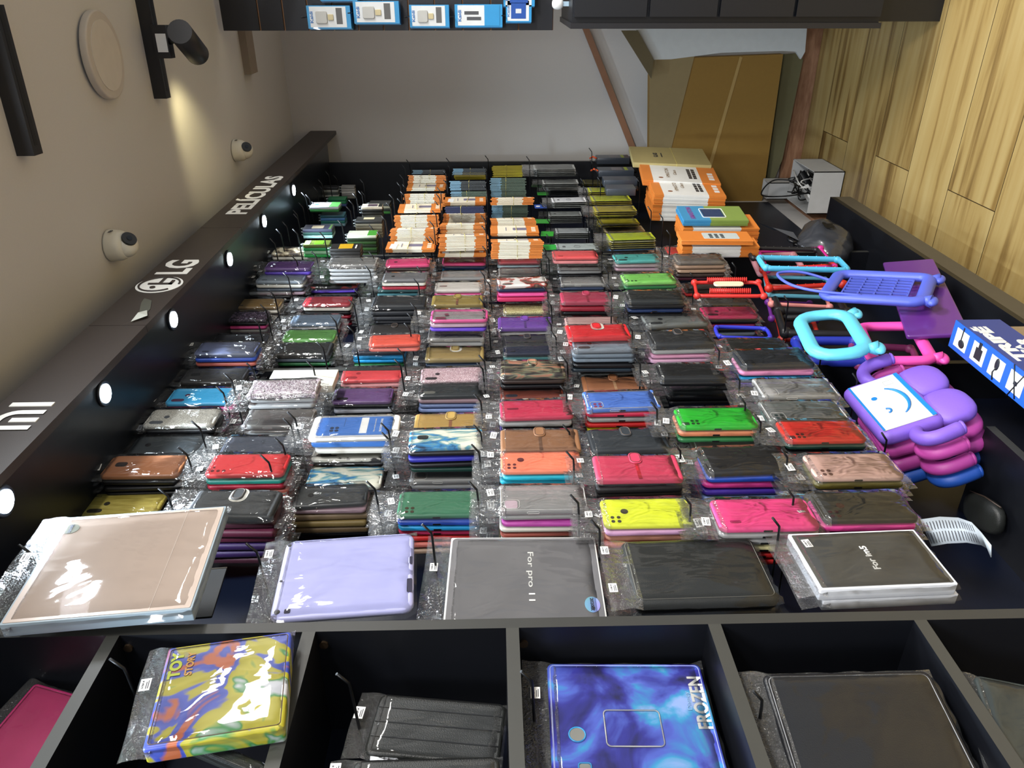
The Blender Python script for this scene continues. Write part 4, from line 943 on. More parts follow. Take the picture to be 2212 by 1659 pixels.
# black leather cover
LEA = M('#222422', .42, bump=.25, bscale=600, name='black_leather')
o, w, h = tab('tablet_cover', (1372, 1298), (1338, 1164), (1690, 1296), (.84, .84, .84), .026, [LEA], 'black stitched leather tablet cover in a creased bag', 'tablet cover', r=.012, bev=.008, bag=0)
ob('stitching', tube([(x, 0, z) for x, z in rrect(w-.012, h-.012, .01, 4)], .0006, 4, closed=True), M('#6c6a62', .6), o, loc=(0, -.0002, 0))
lbl(o, w*.3, h/2+.03); lbl(o, -w*.3, h/2+.03); hook(WY(1300, 1185, .85).x, WY(1310, 1200, .85).z, YD(.79), 'black hook left of the black leather cover', None)
o2, w, h = tab('tablet_cover', (1368, 1322), (1334, 1190), (1698, 1320), (.868, .868, .868), .030, [M('#1e2a40', .4, bump=.2, name='navy_leather')], 'navy leather tablet cover right behind the black stitched one', 'tablet cover', r=.012, bev=.012, bag=1)
# two white boxes
BT = M('#4c4d4c', .3, name='charcoal_card', coat=.3); WB = M('#d9dce2', .5, name='white_box_card')
o, w, h = tab('tablet_cover_box', (1771, 1272), (1701, 1152), (2072, 1264), (.82, .82, .82), .021, [WB], 'white sided charcoal tablet cover box lettered in white', 'tablet cover', r=.002, bev=.0006)
ob('front_sheet', rslab(w-.008, h-.008, .001, .002, .0003, 3, y=-.0003), BT, o)
ob('lettering', text('For im5', .055, .011, bold=.03), WPK, o, loc=(0, -.0016, 0)); ob('price_label', LABELM, [WHITE, INK], o, loc=(w*.30, -.0014, h*.40), rot=(0, -.1, 0))
o, w, h = tab('tablet_cover_box', (1777, 1295), (1706, 1174), (2074, 1288), (.843, .843, .843), .019, [WB], 'white tablet cover box right behind the charcoal topped one', 'tablet cover', r=.002, bev=.0006, bag=0)
hook(WY(1690, 1180, .84).x, WY(1700, 1200, .84).z, YD(.78), 'black hook above the white sided cover boxes', None)
# clear stand behind the beige box
o, w, h = tab('clear_stand', (300, 1338), (345, 1232), (455, 1338), (.93, .93, .93), .004, [M('#2c2e30', .3)], 'dark clear edged stand under the beige cover box', 'stand', r=.002, bev=.0008, bag=None)
ob('clear_edge', tube([(w/2, 0, -h/2), (w/2, 0, h/2), (-w/2, 0, h/2)][::-1], .0015, 5), M('#8a8c8c', .3), o)
# things on the low black shelf
m = Matrix.Translation(WZ(2052, 1168, ZSH+.05)); 
vs, fs = [], []
pl = [WY(x, y, D) for x, y, D in ((1988, 1122, .86), (2030, 1116, .85), (2070, 1118, .84), (2098, 1128, .83), (2118, 1150, .82), (2140, 1178, .81))]
pr = [WY(x, y, D) for x, y, D in ((2012, 1180, .88), (2046, 1174, .87), (2088, 1172, .86), (2120, 1178, .85), (2134, 1186, .84), (2140, 1204, .83))]
for a_, b_ in zip(pl, pr): vs += [a_, b_]
fs = [(2*i, 2*i+1, 2*i+3, 2*i+2) for i in range(5)]
lm = mesh('leaflet', vs, fs, smooth=True); 
o = ob('folded_leaflet', lm, [M('#a9b3bc', .6, name='leaflet_paper')], label='curled grey white leaflet with fine print beside the white sided box', cat='leaflet')
sol = o.modifiers.new('thick', 'SOLIDIFY'); sol.thickness = .0012
ls = []
for a_, b_, c_, d_ in ((0, 1, 2, 3), (2, 3, 4, 5), (4, 5, 6, 7)):
    A, Bq, Cq, Dq = vs[a_], vs[b_], vs[c_], vs[d_]
    for k in range(6):
        u0, u1 = (k+.3)/6, (k+.55)/6
        for v0, v1 in ((.12, .42), (.52, .9)):
            f_ = lambda u, v: (A.lerp(Bq, v)).lerp(Cq.lerp(Dq, v), u)
            ls.append([f_(u0, v0), f_(u0, v1), f_(u1, v1), f_(u1, v0)])
vv = [p-(F*.0022)+Vector((0, 0, .0008)) for q in ls for p in q]; ob('fine_print', mesh('print', vv, [tuple(range(4*i, 4*i+4)) for i in range(len(ls))]), INK, o)
pw = WZ(2085, 1215, ZSH+.018)
o = ob('zip_pouch', blob(.06, .035, .016, nu=20, nv=10, p=.7), LEA, label='small black zipped pouch beside the leaflet on the low shelf', cat='pouch'); o.matrix_world = Matrix.Translation((pw.x, min(pw.y, -.06), ZSH+.0165)) @ Matrix.Rotation(.3, 4, 'Z')
ob('zip', tube([(-.05, -.031, .001), (0, -.036, .002), (.05, -.031, .001)], .0015, 6), M('#4a3c34', .5), o)
pw = WZ(2150, 1320, ZSH+.006)
o = ob('patterned_mat', rslab(.12, .15, .008, .008, .002, 4), LEA, label='black flat pack with thin white line drawing on the low shelf', cat='pack')
o.matrix_world = Matrix.Translation((XD1+.09, -.115, ZSH+.0045)) @ Matrix.Rotation(-pi/2, 4, 'X') @ Matrix.Rotation(.1, 4, 'Y')
ob('line_drawing', join(tube([(x, 0, z) for x, z in ((-.04, .03), (-.04, -.03), (-.03, -.03), (-.03, .02), (-.02, .02), (-.02, -.03), (-.01, -.03), (-.01, .02), (0, .02), (0, -.03))], .0007, 4), tube([(.025+.016*cos(2*pi*i/24), 0, .02*sin(2*pi*i/24)) for i in range(24)], .0007, 4, closed=True), tube([(.035+.004*cos(2*pi*i/12), 0, .004*sin(2*pi*i/12)) for i in range(12)], .0007, 4, closed=True)), M('#b4b6b8', .5), o, loc=(0, -.0044, .02))
# ------------------------------------------------------------------ near bay, products between the shelves
PATCH = ramp_mat('orange_blue_yellow_print', [(.40, '#b3603a'), (.43, '#3a4ca8'), (.48, '#4656b4'), (.50, '#a8a02a'), (.58, '#b5ac34'), (.61, '#3f8a4a'), (.66, '#c9cbd2')], 12, 3, rough=.4, dist=.7)
o, w, h = tab('tablet_cover', (316, 1592), (372, 1378), (608, 1598), (.80, .80, .80), .028, [PATCH], 'brightly patched orange, blue and yellow tablet cover in a shiny bag', 'tablet cover', r=.004, bev=.004, bag=1)
ob('lettering', text('TOY', .045, .016, bold=.05), M('#b9c42c', .4), o, loc=(w*.28, -.0010, h*.40)); ob('lettering', text('STORY', .040, .010, bold=.04), M('#c4923a', .4), o, loc=(w*.28, -.0010, h*.29)); ob('stitching', tube([(x, 0, z) for x, z in rrect(w-.01, h-.01, .004, 3)], .0006, 4, closed=True), M('#5c4a3a', .6), o, loc=(0, -.0004, 0))
lbl(o, w*.1, h/2+.015)
hook(WY(300, 1480, .83).x, WY(300, 1480, .83).z, YD(.78), 'black hook above the brightly patched tablet cover', None)
o, w, h = tab('tablet_cover', (308, 1628), (330, 1604), (585, 1630), (.835, .835, .835), .02, [LEA], 'dark cover in a shiny bag below the patched one', 'tablet cover', bag=2)
o, w, h = tab('tablet_cover', (780, 1640), (820, 1508), (1078, 1640), (.90, .90, .90), .016, [LEA], 'black ribbed folding tablet cover hanging alone', 'tablet cover', r=.01, bev=.004, bag=0)
ob('fold_ribs', join(*[boxm(-w*.5+w*k-.0007, -w*.5+w*k+.0007, -.0012, 0, -h*.48, h*.48) for k in (.28, .52, .76)]), M('#101112', .3), o); lbl(o, w*.1, h/2+.02)
hook(WY(760, 1545, .88).x, WY(775, 1590, .88).z, YD(.80), 'long black hook above the ribbed black cover', None)
o, w, h = tab('tablet_cover', (740, 1790), (765, 1640), (1082, 1780), (.84, .84, .84), .018, [LEA], 'black stitched tablet cover in a crinkled bag at the picture edge', 'tablet cover', r=.01, bev=.004, bag=1); lbl(o, w*.3, h/2+.02)
SW = ramp_mat('violet_blue_sparkle_print', [(.36, '#1c1a52'), (.46, '#34349a'), (.54, '#5468c8'), (.60, '#3aa0cc'), (.68, '#9ab4e8')], 9, 8, (1, 1, 1.2), .28, dist=1.0, rot=.5)
o, w, h = tab('tablet_cover', (1195, 1720), (1182, 1440), (1582, 1700), (.88, .88, .88), .018, [SW], 'violet and ice blue sparkling tablet cover with white lettering', 'tablet cover', r=.008, bev=.003, bag=2)
ob('lettering', text('FROZEN', .085, .020, bold=.03), WPK, o, loc=(w*.16, -.0010, -h*.435)); ob('lettering', text('Disney', .03, .008), M('#9ac4e4', .4), o, loc=(w*.17, -.0010, -h*.37))
ob('camera_opening', join(rslab(.020, .020, .001, .010, .0003, 8, y=-.0005, cx=-.02, cz=h*.34), rslab(.016, .014, .001, .003, .0003, 3, y=-.0005, cx=-.07, cz=h*.31)), M('#8c8c86', .5), o)
ob('opening_rim', join(tube([(-.02+.0108*cos(2*pi*i/24), -.0008, h*.34+.0108*sin(2*pi*i/24)) for i in range(24)], .0012, 5, closed=True), tube([(-.07+x, -.0008, h*.31+z) for x, z in rrect(.018, .016, .003, 3)], .0012, 5, closed=True)), M('#2c8cc4', .35), o)
ob('stand_strip', tube([(x, 0, z) for x, z in rrect(.055, .075, .006, 4)], .0011, 5, closed=True), CLEAR, o, loc=(-.01, -.0012, 0)); ob('stitching', tube([(x, 0, z) for x, z in rrect(w-.008, h-.008, .006, 3)], .0006, 4, closed=True), M('#a9b4e0', .5), o)
lbl(o, w*.22, h/2+.018); hook(WY(1135, 1530, .86).x, WY(1170, 1575, .86).z, YD(.79), 'black hook above the violet sparkling cover', None)
o, w, h = tab('tablet_cover', (1735, 1740), (1655, 1478), (2118, 1672), (.86, .84, .85), .016, [M('#15161a', .35, bump=.2, bscale=500, name='blue_black_leather')], 'large blue black stitched tablet cover between the two right shelves', 'tablet cover', r=.01, bev=.004, bag=0)
ob('stitching', tube([(x, 0, z) for x, z in rrect(w-.012, h-.012, .008, 3)], .0007, 4, closed=True), M('#8a8c90', .5), o); hook(WY(1650, 1560, .86).x, WY(1655, 1560, .86).z, YD(.80), 'black hook at the corner of the large blue black cover', None)
o, w, h = tab('tablet_cover', (2185, 1700), (2115, 1480), (2400, 1690), (.86, .86, .86), .02, [M('#3a4242', .4)], 'grey green tablet cover over purple at the lower right edge', 'tablet cover', r=.01, bev=.004, bag=2)
o, w, h = tab('tablet_cover', (-130, 1720), (60, 1496), (-15, 1740), (.93, .91, .93), .012, [M('#b8346c', .4, name='raspberry_plastic')], 'plain raspberry pink tablet cover at the lower left edge', 'tablet cover', r=.006, bev=.003, bag=1, sub='shelf')
# shelf screws
for k, (px, py) in enumerate(((278, 1398), (700, 1391), (1131, 1389))):
    q = WX(px, py, XD1-T/2)
    o = ob('screw_cap', disc(.0065, 0, d=.004, n=14), M('#4a3c2e', .35, metal=.6), label='small brassy cam screw on the side panel near the ' + ['patched cover shelf', 'second visible shelf', 'middle shelf'][k], cat='screw')
    o.matrix_world = Matrix.Translation((q.x-.0015, q.y, q.z)) @ Matrix.Rotation(-pi/2, 4, 'Z')
# ------------------------------------------------------------------ silicone tablet holders heaped at the foot of the middle bay
def bumper(mw, w, h, col, label, name='tablet_bumper', ears=False, balls=False, studs=False, grid=False, strap=False, r=.018, tr=.008, mat=None, flat=1.15, knobs=True):
    mt = mat or M(col, .42, name='silicone_'+col.strip('#'))
    pts = [(x, 0, z) for x, z in rrect(w, h, r, 4)]
    ring_ = tube(pts, tr, 8, closed=True, flat=flat)
    parts = [ring_]
    if balls: parts += [blob(tr*2.1, tr*2.1, tr*2.1, (sx*w/2, 0, sz*h/2), 12, 8) for sx in (-1, 1) for sz in (-1, 1)]
    elif knobs: parts += [blob(tr*1.5, tr*1.5, tr*1.5, (sx*(w/2-r*.3), 0, sz*(h/2-r*.3)), 10, 6) for sx in (-1, 1) for sz in (-1, 1)]
    o = ob(name, join(*parts), [mt], label=label, cat='tablet holder'); o.matrix_world = mw
    if ears:
        for sx in (-1, 1): ob('ear', join(blob(.026, .011, .014, (sx*w*.44, 0, -h/2-.024), 16, 8), tube([(sx*w*.42, 0, -h/2), (sx*w*.44, 0, -h/2-.022)], .012, 10, rr=[.010, .018])), mt, o)
    if studs:
        k = []
        for i in range(13):
            for sz in (-1, 1): k.append(blob(.0026, .0026, .0026, (-w/2+w*(i+.5)/13, -tr, sz*h/2), 6, 4))
        for i in range(9):
            for sx in (-1, 1): k.append(blob(.0026, .0026, .0026, (sx*w/2, -tr, -h/2+h*(i+.5)/9), 6, 4))
        ob('studs', join(*k), mt, o)
    if grid:
        g = [boxm(-w*.34+w*.68*i/6-.0022, -w*.34+w*.68*i/6+.0022, -.003, .003, -h*.34, h*.34) for i in range(7)] + [boxm(-w*.34, w*.34, -.003, .003, -h*.34+h*.68*i/4-.0022, -h*.34+h*.68*i/4+.0022) for i in range(5)]
        ob('grid_back', join(*g), mt, o)
    if strap:
        ob('strap', tube(catmull([(-w*.5, -.01, h*.1), (-w*.56, -.02, h/2+.02), (-w*.40, -.025, h/2+.10), (-w*.05, -.03, h/2+.15), (w*.12, -.025, h/2+.09), (w*.14, .0, h/2)], 6), .0042, 7), mt, o)
    return o
def B3(TLp, TRp, BLp, Ds): return basis(WY(*TLp, Ds[0]), WY(*TRp, Ds[1]), WY(*BLp, Ds[2]))
# lower heap first (seen only in part)
heap = [
 ((1660, 585), (1640, 545), (1800, 575), (.90, .90, .88), '#c92a8c', 'magenta ball cornered tablet holder below the black studded one', dict(balls=True, tr=.006)),
 ((1640, 590), (1622, 552), (1740, 590), (.93, .93, .92), '#c98a92', 'dusty pink tablet holder at the left of the heap', dict(tr=.010)),
 ((1662, 625), (1650, 585), (1820, 612), (.91, .91, .88), '#c22618', 'red studded tablet holder under the cyan one', dict(studs=True, balls=True, tr=.007)),
 ((1660, 640), (1652, 600), (1800, 640), (.94, .94, .93), '#5aa0b4', 'teal tablet holder edge under the red studded one', dict(tr=.006)),
 ((1668, 660), (1660, 620), (1790, 660), (.955, .955, .95), '#d98a84', 'salmon ball cornered tablet holder under the teal edge', dict(balls=True, tr=.006)),
 ((1690, 690), (1672, 640), (1830, 680), (.95, .95, .93), '#141416', 'black tablet holder behind the blue strapped one', dict(tr=.011)),
 ((1668, 690), (1660, 655), (1760, 690), (.985, .985, .98), '#6c2a8c', 'purple ball cornered tablet holder deep in the heap', dict(balls=True, tr=.006)),
 ((1700, 730), (1685, 680), (1850, 715), (.93, .93, .92), '#1b1b1e', 'black strapped tablet holder under the blue gridded one', dict(tr=.012)),
 ((1690, 735), (1680, 690), (1770, 735), (.985, .985, .98), '#b0281c', 'red ball cornered tablet holder low in the heap', dict(balls=True, tr=.007)),
 ((1735, 775), (1715, 730), (1880, 790), (.93, .93, .92), '#2434a4', 'royal blue tablet holder inside the cyan frame', dict(balls=False, tr=.012)),
 ((1850, 790), (1838, 745), (1990, 800), (.93, .93, .92), '#8c3468', 'dark rose tablet holder inside the pink frame', dict(tr=.009)),
]
for i, (a_, b_, c_, Ds, col, lb, kw) in enumerate(heap):
    m, w, h = B3(a_, b_, c_, Ds); bumper(m, w, h, col, lb, **kw)
m, w, h = B3((1628, 566), (1614, 542), (1780, 556), (.84, .84, .84)); bumper(m, w, h*.95, '#17171a', 'black studded tablet holder on top of the heap at its far end', studs=True, tr=.007)
m, w, h = B3((1668, 592), (1652, 568), (1815, 572), (.80, .80, .80)); bumper(m, w, h, '#4aa8cc', 'cyan studded tablet holder leaning over the magenta one', studs=True, tr=.008)
m, w, h = B3((1800, 628), (1832, 580), (1972, 668), (.79, .79, .76)); bumper(m, w, h, '#5464cc', 'periwinkle blue tablet holder with gridded back and long strap', ears=True, grid=True, strap=True, tr=.019, flat=.7, knobs=False, r=.03)
m, w, h = B3((1762, 765), (1722, 682), (1880, 765), (.79, .79, .77)); bumper(m, w, h, '#5cbcd8', 'sky blue rounded tablet frame with flared corners', ears=True, tr=.018, r=.045, flat=.75, knobs=False)
m, w, h = B3((1890, 785), (1858, 710), (2012, 775), (.835, .835, .82)); bumper(m, w, h, '#e64ca8', 'bright pink tablet frame beside the sky blue one', ears=True, tr=.016, r=.026, flat=.75, knobs=False)
# red grip holder in front of the eighth column
m, w, h = B3((1505, 636), (1500, 610), (1650, 640), (.82, .82, .81)); o = bumper(m, .11, h, '#c9302a', 'red phone grip holder with ribbed bars in front of the right column', name='grip_holder', balls=True, tr=.005)
for sx in (-1, 1): ob('ribbed_bar', join(tube([(sx*.045, -.012, -h*.30), (sx*.045, -.012, h*.30)], .0065, 10), *[tube([(sx*.045+.0075*cos(2*pi*k/10), -.012+.0075*sin(2*pi*k/10), -h*.3+h*.6*i/20) for k in range(10)], .0014, 4, closed=True) for i in range(21)]), M('#c9302a', .42), o)
ob('cream_plaque', rslab(.032, .085, .006, .012, .002, 4, y=-.016), M('#e6d2b0', .5), o, label='plain cream plaque')
# blue band pack
m, w, h = B3((1555, 735), (1545, 708), (1665, 730), (.86, .86, .86)); bumper(m, .07, h, '#2c34b4', 'deep blue crossed band holder in a loose bag', name='band_holder', tr=.005)
# purple sleeve standing at the front
m, w, h = B3((2014, 750), (1950, 582), (2038, 705), (.80, .79, .79))
o = ob('tablet_sleeve', rslab(w, h*1.1, .012, .006, .003, 4), M('#5c2a7c', .35, coat=.3), label='purple tablet sleeve leaning at the cabinet front edge', cat='tablet sleeve'); o.matrix_world = m
pm = WY(1985, 655, .77)
# ------------------------------------------------------------------ foam stands with arms and feet
def foam_stand(mw, w, h, col, label, screen=False):
    mt = M(col, .5, name='foam_'+col.strip('#'), bump=.05, bscale=300)
    body = rslab(w*1.17, h*1.22, .034, .02, .014, 5, nb=4); body.transform(Matrix.Translation((0, .012, 0)))
    o = ob('tablet_stand', body, mt, label=label, cat='tablet stand'); o.matrix_world = mw
    for sx in (-1, 1):
        ob('foot', blob(w*.31, .022, h*.44, (sx*w*.30, .014, -h*.84), 20, 14, p=.8), mt, o)
        pts = catmull([(sx*w*.50, .012, -h*.12), (sx*w*.66, .006, h*.02), (sx*w*.80, 0, -h*.03), (sx*w*.86, -.004, -h*.25), (sx*w*.84, -.006, -h*.66)], 6)
        n = len(pts); rr = [.011+.004*min(1, i/6) for i in range(n)]
        rr[-1] = .010; ob('arm', join(tube(pts, .014, 12, rr=rr), blob(.0148, .0148, .006, tuple(pts[-1]), 12, 6)), mt, o)
    if screen:
        s = ob('screen_sheet', rslab(w, h, .002, .003, .0004, 3, y=-.006), M('#d9d9d0', .3, coat=.4, name='screen_sheet'), o)
        BLU = M('#1f78c4', .3)
        ob('blue_border', join(boxm(-w/2, w/2, -.0085, -.007, -h*.5, -h*.42), boxm(-w/2, w/2, -.0085, -.007, h*.46, h*.5)), BLU, s)
        sm = [(w*.30*cos(a)-w*.02, -.0078, h*.05-h*.34*sin(a)) for a in [pi*.12+(pi*.76)*i/12 for i in range(13)]]
        ob('smile', tube(sm, .0035, 6, rr=[.0014+.0030*sin(pi*i/12) for i in range(13)]), BLU, s)
        ob('round_eye', disc(.0062, -.0075, w*.13, h*.22, .001, 18), BLU, s)
        ob('winking_eye', tube([(-w*.17+.008*cos(a), -.0078, h*.18+.008*sin(a)) for a in [pi*1.0+pi*i/8 for i in range(9)]], .0022, 6), BLU, s)
        ob('printed_box', tube([(x+w*.36, -.0074, z-h*.22) for x, z in rrect(.016, .018, .0005, 1)], .0003, 4, closed=True), M('#8c9098', .4), s)
    return o
m, w, h = B3((1914, 941), (1836, 849), (2021, 896), (.85, .85, .81))
foam_stand(m, w, h, '#7a58c4', 'purple foam tablet stand showing a smiling face sheet', True)
def off(m, dx, dy, dz, r=0): return m @ Matrix.Translation((dx, dy, dz)) @ Matrix.Rotation(radians(r), 4, 'Y')
foam_stand(off(m, .004, .042, -.012, 3), w, h, '#b8449c', 'magenta foam tablet stand right behind the purple one')
foam_stand(off(m, .0, .082, -.016, 2), w, h, '#a83c90', 'darker magenta foam tablet stand, second behind the purple one')
foam_stand(off(m, -.004, .116, -.022, 1), w, h, '#1c4ca4', 'blue foam tablet stand at the back of the foam stands')
for px, py in ((1935, 925), (1868, 798), (1600, 560), (1715, 632), (1790, 735), (1925, 760)):
    q = WY(px, py, .80); hook(q.x, q.z, q.y+.01, {1935: 'black hook through the near arm of the purple foam stand', 1868: 'black hook through the far arm of the purple foam stand', 1600: 'black hook above the black studded holder', 1715: 'black hook with the periwinkle strap', 1790: 'black hook inside the sky blue frame', 1925: 'black hook inside the bright pink frame'}[px], None)
# ------------------------------------------------------------------ tripod box and brown cartons in front of the cabinet
A1 = WY(2065, 691, .70); zt = A1.z; A2 = WZ(2044, 767, zt); A3 = A1+Vector((-1, 0, 0))
C1 = ray(2166, 694); C1 = CAMPOS+C1*((A1.y-CAMPOS.y)/C1.y); hb = A1.z-C1.z
# frame: X local along the box (towards the camera side), Z up
dirn = (WZ(2212, 812, zt)-A1); dirn.z = 0; dirn.normalize(); wid = (A2-A1).length*.74; Lb = .62
ez = Vector((0, 0, 1)); ex = -dirn; ey = ez.cross(ex)
if (A2-A1).dot(ey) < 0: ey = -ey
def fr(o, ex, ey, ez): return Matrix(((ex.x, ey.x, ez.x, o.x), (ex.y, ey.y, ez.y, o.y), (ex.z, ey.z, ez.z, o.z), (0, 0, 0, 1)))
ey = ez.cross(ex)
_p = (A2-A1).normalized(); _d = _p.cross(ez); _d = _d if _d.dot(dirn) > 0 else -_d; dirn = (dirn+_d*.7).normalized(); ex = -dirn
ey = ez.cross(ex)
cen = A1 + dirn*(Lb/2) + ey*(wid/2) - ez*(hb/2)
TB = ob('tripod_box', boxm(-Lb/2, Lb/2, -wid/2, wid/2, -hb/2, hb/2), M('#1f57b8', .35, coat=.3, name='blue_box_print'), label='long blue printed tripod carton lying in front of the cabinet', cat='box'); TB.matrix_world = fr(cen, ex, ey, ez)
ob('dark_blue_side', boxm(-Lb/2+.001, Lb/2-.001, -.0006, 0, -hb/2+.001, hb/2-.001), M('#223a80', .35), TB, loc=(0, -wid/2, 0))
ob('lettering', text('TRIPÉ', .17, hb*.38, bold=.06), WPK, TB, loc=(Lb/2-.125, -wid/2-.001, hb*.24)); ob('lettering', text('PARA', .07, hb*.16, bold=.05), WPK, TB, loc=(Lb/2-.17, -wid/2-.001, -hb*.06)); ob('lettering', text('CELULAR', .20, hb*.30, bold=.06), WPK, TB, loc=(Lb/2-.20, -wid/2-.001, -hb*.32))
for i in range(5):
    x = Lb/2-.040-i*.068
    p = ob('printed_picture', boxm(-.024, .024, -wid*.33, wid*.33, 0, .0006), M('#dcdccf', .4), TB, loc=(x, .0, hb/2), label='white picture panel on the top face')
    sh = [join(blob(.012, .010, .0006, (-.004, .008, .0008), 10, 4), boxm(-.002, .002, -.03, .0, .0006, .0010)), join(boxm(-.013, .011, -.012, .014, .0006, .0012), boxm(-.006, .004, -.026, -.012, .0006, .0012)),
          join(blob(.008, .014, .0006, (0, -.008, .0008), 10, 4), tube([(0, 0, .001), (.006, .012, .001), (.0, .028, .001)], .002, 4)), join(tube([(-.02, -.034, .001), (.012, .034, .001)], .0016, 4), tube([(.02, -.034, .001), (-.012, .03, .001)], .0016, 4), boxm(-.006, .006, -.004, .004, .0006, .0014))][i % 4]
    ob('printed_tripod', sh, M('#1c1e24', .4), p)
CARDB = M('#8a7658', .75, bump=.1, bscale=200, name='brown_cardboard')
cb = WZ(2100, 861, C1.z); print('tripod', A1, C1, hb, wid, cb)
zc_ = C1.z-.001
o = ob('cardboard_box', boxm(-.9, 0, 0, YF-.004-(A1.y+.03), 0, zc_), CARDB, label='brown cardboard box under the blue tripod carton', cat='box'); o.location = (cb.x+.02, A1.y+.03, 0)
ob('tape_strip', boxm(-.9, .0, .05, .09, zc_, zc_+.0006), M('#a08a62', .3), o); 
# ------------------------------------------------------------------ grey carrier bag, white carton of cables at the far foot
q = WY(1712, 492, .86)
cv = blob(.13, .075, .085, nu=36, nv=24, p=.9)
for v in cv.vertices:
    c_ = v.co; k = 1+.10*sin(38*c_.x+21*c_.z)*cos(31*c_.z+12*c_.y)+.07*sin(80*c_.x-60*c_.y)*cos(95*c_.z)
    if c_.z > .03: k *= max(.25, 1-(c_.z-.03)*13)
    v.co = (c_.x*k, c_.y*k, c_.z*1.25)
o = ob('carrier_bag', cv, M('#33353a', .25, coat=.4, name='dark_bag_plastic'), label='crumpled dark carrier bag with black letters at the far foot', cat='bag'); o.matrix_world = Matrix.Translation((min(q.x, 3.08), -.115, ZB+.145)) @ Matrix.Rotation(radians(-12), 4, 'Z')
ob('knot', join(tube([(.022*cos(2*pi*i/14)+.02, -.01, .115+.014*sin(2*pi*i/14)) for i in range(14)], .007, 7, closed=True), tube([(.022*cos(2*pi*i/14)-.022, .0, .112+.014*sin(2*pi*i/14)) for i in range(14)], .007, 7, closed=True)), M('#15161a', .3), o)
fl = mesh('flap', [(-.01, -.02, .10), (.06, -.04, .19), (.13, -.03, .24), (.11, .0, .16), (.04, -.03, .11), (.02, -.01, .10)], [(0, 1, 4, 5), (1, 2, 3, 4)]); ob('bag_mouth', fl, M('#4c4f55', .35), o)
ob('lettering', text('or', .045, .04, bold=.05), DARK, o, loc=(.0, -.082, .0))
def carton(px0, py0, x, w, d, h, label, rot=0, flap=True):
    p = WX(px0, py0, x)
    t_ = .004; me = join(boxm(-w/2, w/2, -d/2, d/2, 0, t_), boxm(-w/2, -w/2+t_, -d/2, d/2, 0, h), boxm(w/2-t_, w/2, -d/2, d/2, 0, h), boxm(-w/2, w/2, -d/2, -d/2+t_, 0, h), boxm(-w/2, w/2, d/2-t_, d/2, 0, h))
    o = ob('open_carton', me, M('#c2c4c4', .6, name='white_carton'), label=label, cat='box'); o.location = (x+w/2, p.y, 0); o.rotation_euler = (0, 0, rot); return o
CX, CYy, CHt = 3.71, -.125, .146
o = carton(0, 0, 0, .28, .20, CHt, 'open white carton full of cables standing on the floor'); o.location = (CX, CYy, 0)
for k in range(10):
    r_ = random.Random(k); a0 = r_.uniform(0, 6)
    pts = catmull([(CX+r_.uniform(-.11, .11), CYy+r_.uniform(-.07, .07), .06+.13*r_.random()) for _ in range(5)] + [(CX+r_.uniform(-.06, .06), CYy+r_.uniform(-.05, .05), .03)], 6)
    c = ob('power_cable', tube(pts, .003, 6), HOOKM if k % 4 else WHITE, label='tangled cable lying inside the open white carton', cat='cable', group='tangled cables in the white carton')
c = ob('power_cable', tube(catmull([(CX-.02, CYy-.02, .12), (CX+.04, CYy-.02, .26), (CX+.0, CYy+.04, .33), (CX-.08, CYy+.03, .26), (CX-.09, CYy+.01, .12)], 8), .0035, 7), HOOKM, label='black cable looping out of the open white carton', cat='cable')
for k, (dx, dy) in enumerate(((-.03, .02), (.04, -.03))):
    o = ob('charger_block', rslab(.05, .075, .03, .006, .003, 4), [WHITE, HOOKM][k], label=['white charger block lying in the open carton', 'black charger block lying in the open carton'][k], cat='charger'); o.location = (CX+dx-.03, CYy+dy, .125); o.rotation_euler = (1.1, .2, .5)
o = carton(0, 0, 0, .10, .085, .24, 'small white carton behind the cable carton'); o.location = (CX+.03, -.055+.0, 0) if False else (3.92, -.06, 0)
# ------------------------------------------------------------------ cardboard, white sheet and wooden strip leaning at the far wall
def leaning(nm, pts, x, t, mats, label, cat):
    a = [WX(px, py, x) for px, py in pts]; n = len(a)
    vs = [(p.x, p.y, p.z) for p in a]+[(p.x+t, p.y, p.z) for p in a]
    fs = [tuple(range(n)), tuple(reversed(range(n, 2*n)))]+[(i, i+n, (i+1) % n+n, (i+1) % n) for i in range(n)]
    me = mesh(nm, vs, fs); 
    o = ob(nm, me, mats, label=label, cat=cat); return o
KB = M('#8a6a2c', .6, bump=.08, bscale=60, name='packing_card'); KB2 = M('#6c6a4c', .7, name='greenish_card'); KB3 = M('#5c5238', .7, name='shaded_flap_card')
o = leaning('cardboard_carton', [(1412, 128), (1692, 117), (1648, 425), (1610, 560), (1400, 560), (1403, 165)], 3.98, .05, KB, 'large brown cardboard carton leaning at the far wall', 'box')
a = [WX(px, py, 3.978) for px, py in ((1598, 122), (1604, 124), (1520, 420), (1512, 420))]; ob('fold_line', mesh('fold', a, [(0, 1, 2, 3)]), M('#a88c54', .6), o)
a = [WX(px, py, 3.977) for px, py in ((1500, 122), (1412, 128), (1403, 165), (1402, 420), (1425, 420))]; ob('paler_panel', mesh('panel', a, [(0, 1, 2, 3, 4)]), M('#8c7c58', .65), o)
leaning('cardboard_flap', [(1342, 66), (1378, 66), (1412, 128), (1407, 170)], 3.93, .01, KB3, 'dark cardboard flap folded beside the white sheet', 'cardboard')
leaning('foam_sheet', [(1375, 64), (1745, 40), (1739, 112), (1730, 128), (1720, 112), (1690, 110), (1560, 114), (1450, 128), (1412, 129)], 3.95, .02, M('#c4cacc', .7, name='white_foam'), 'white ragged edged foam sheet above the brown carton', 'sheet')
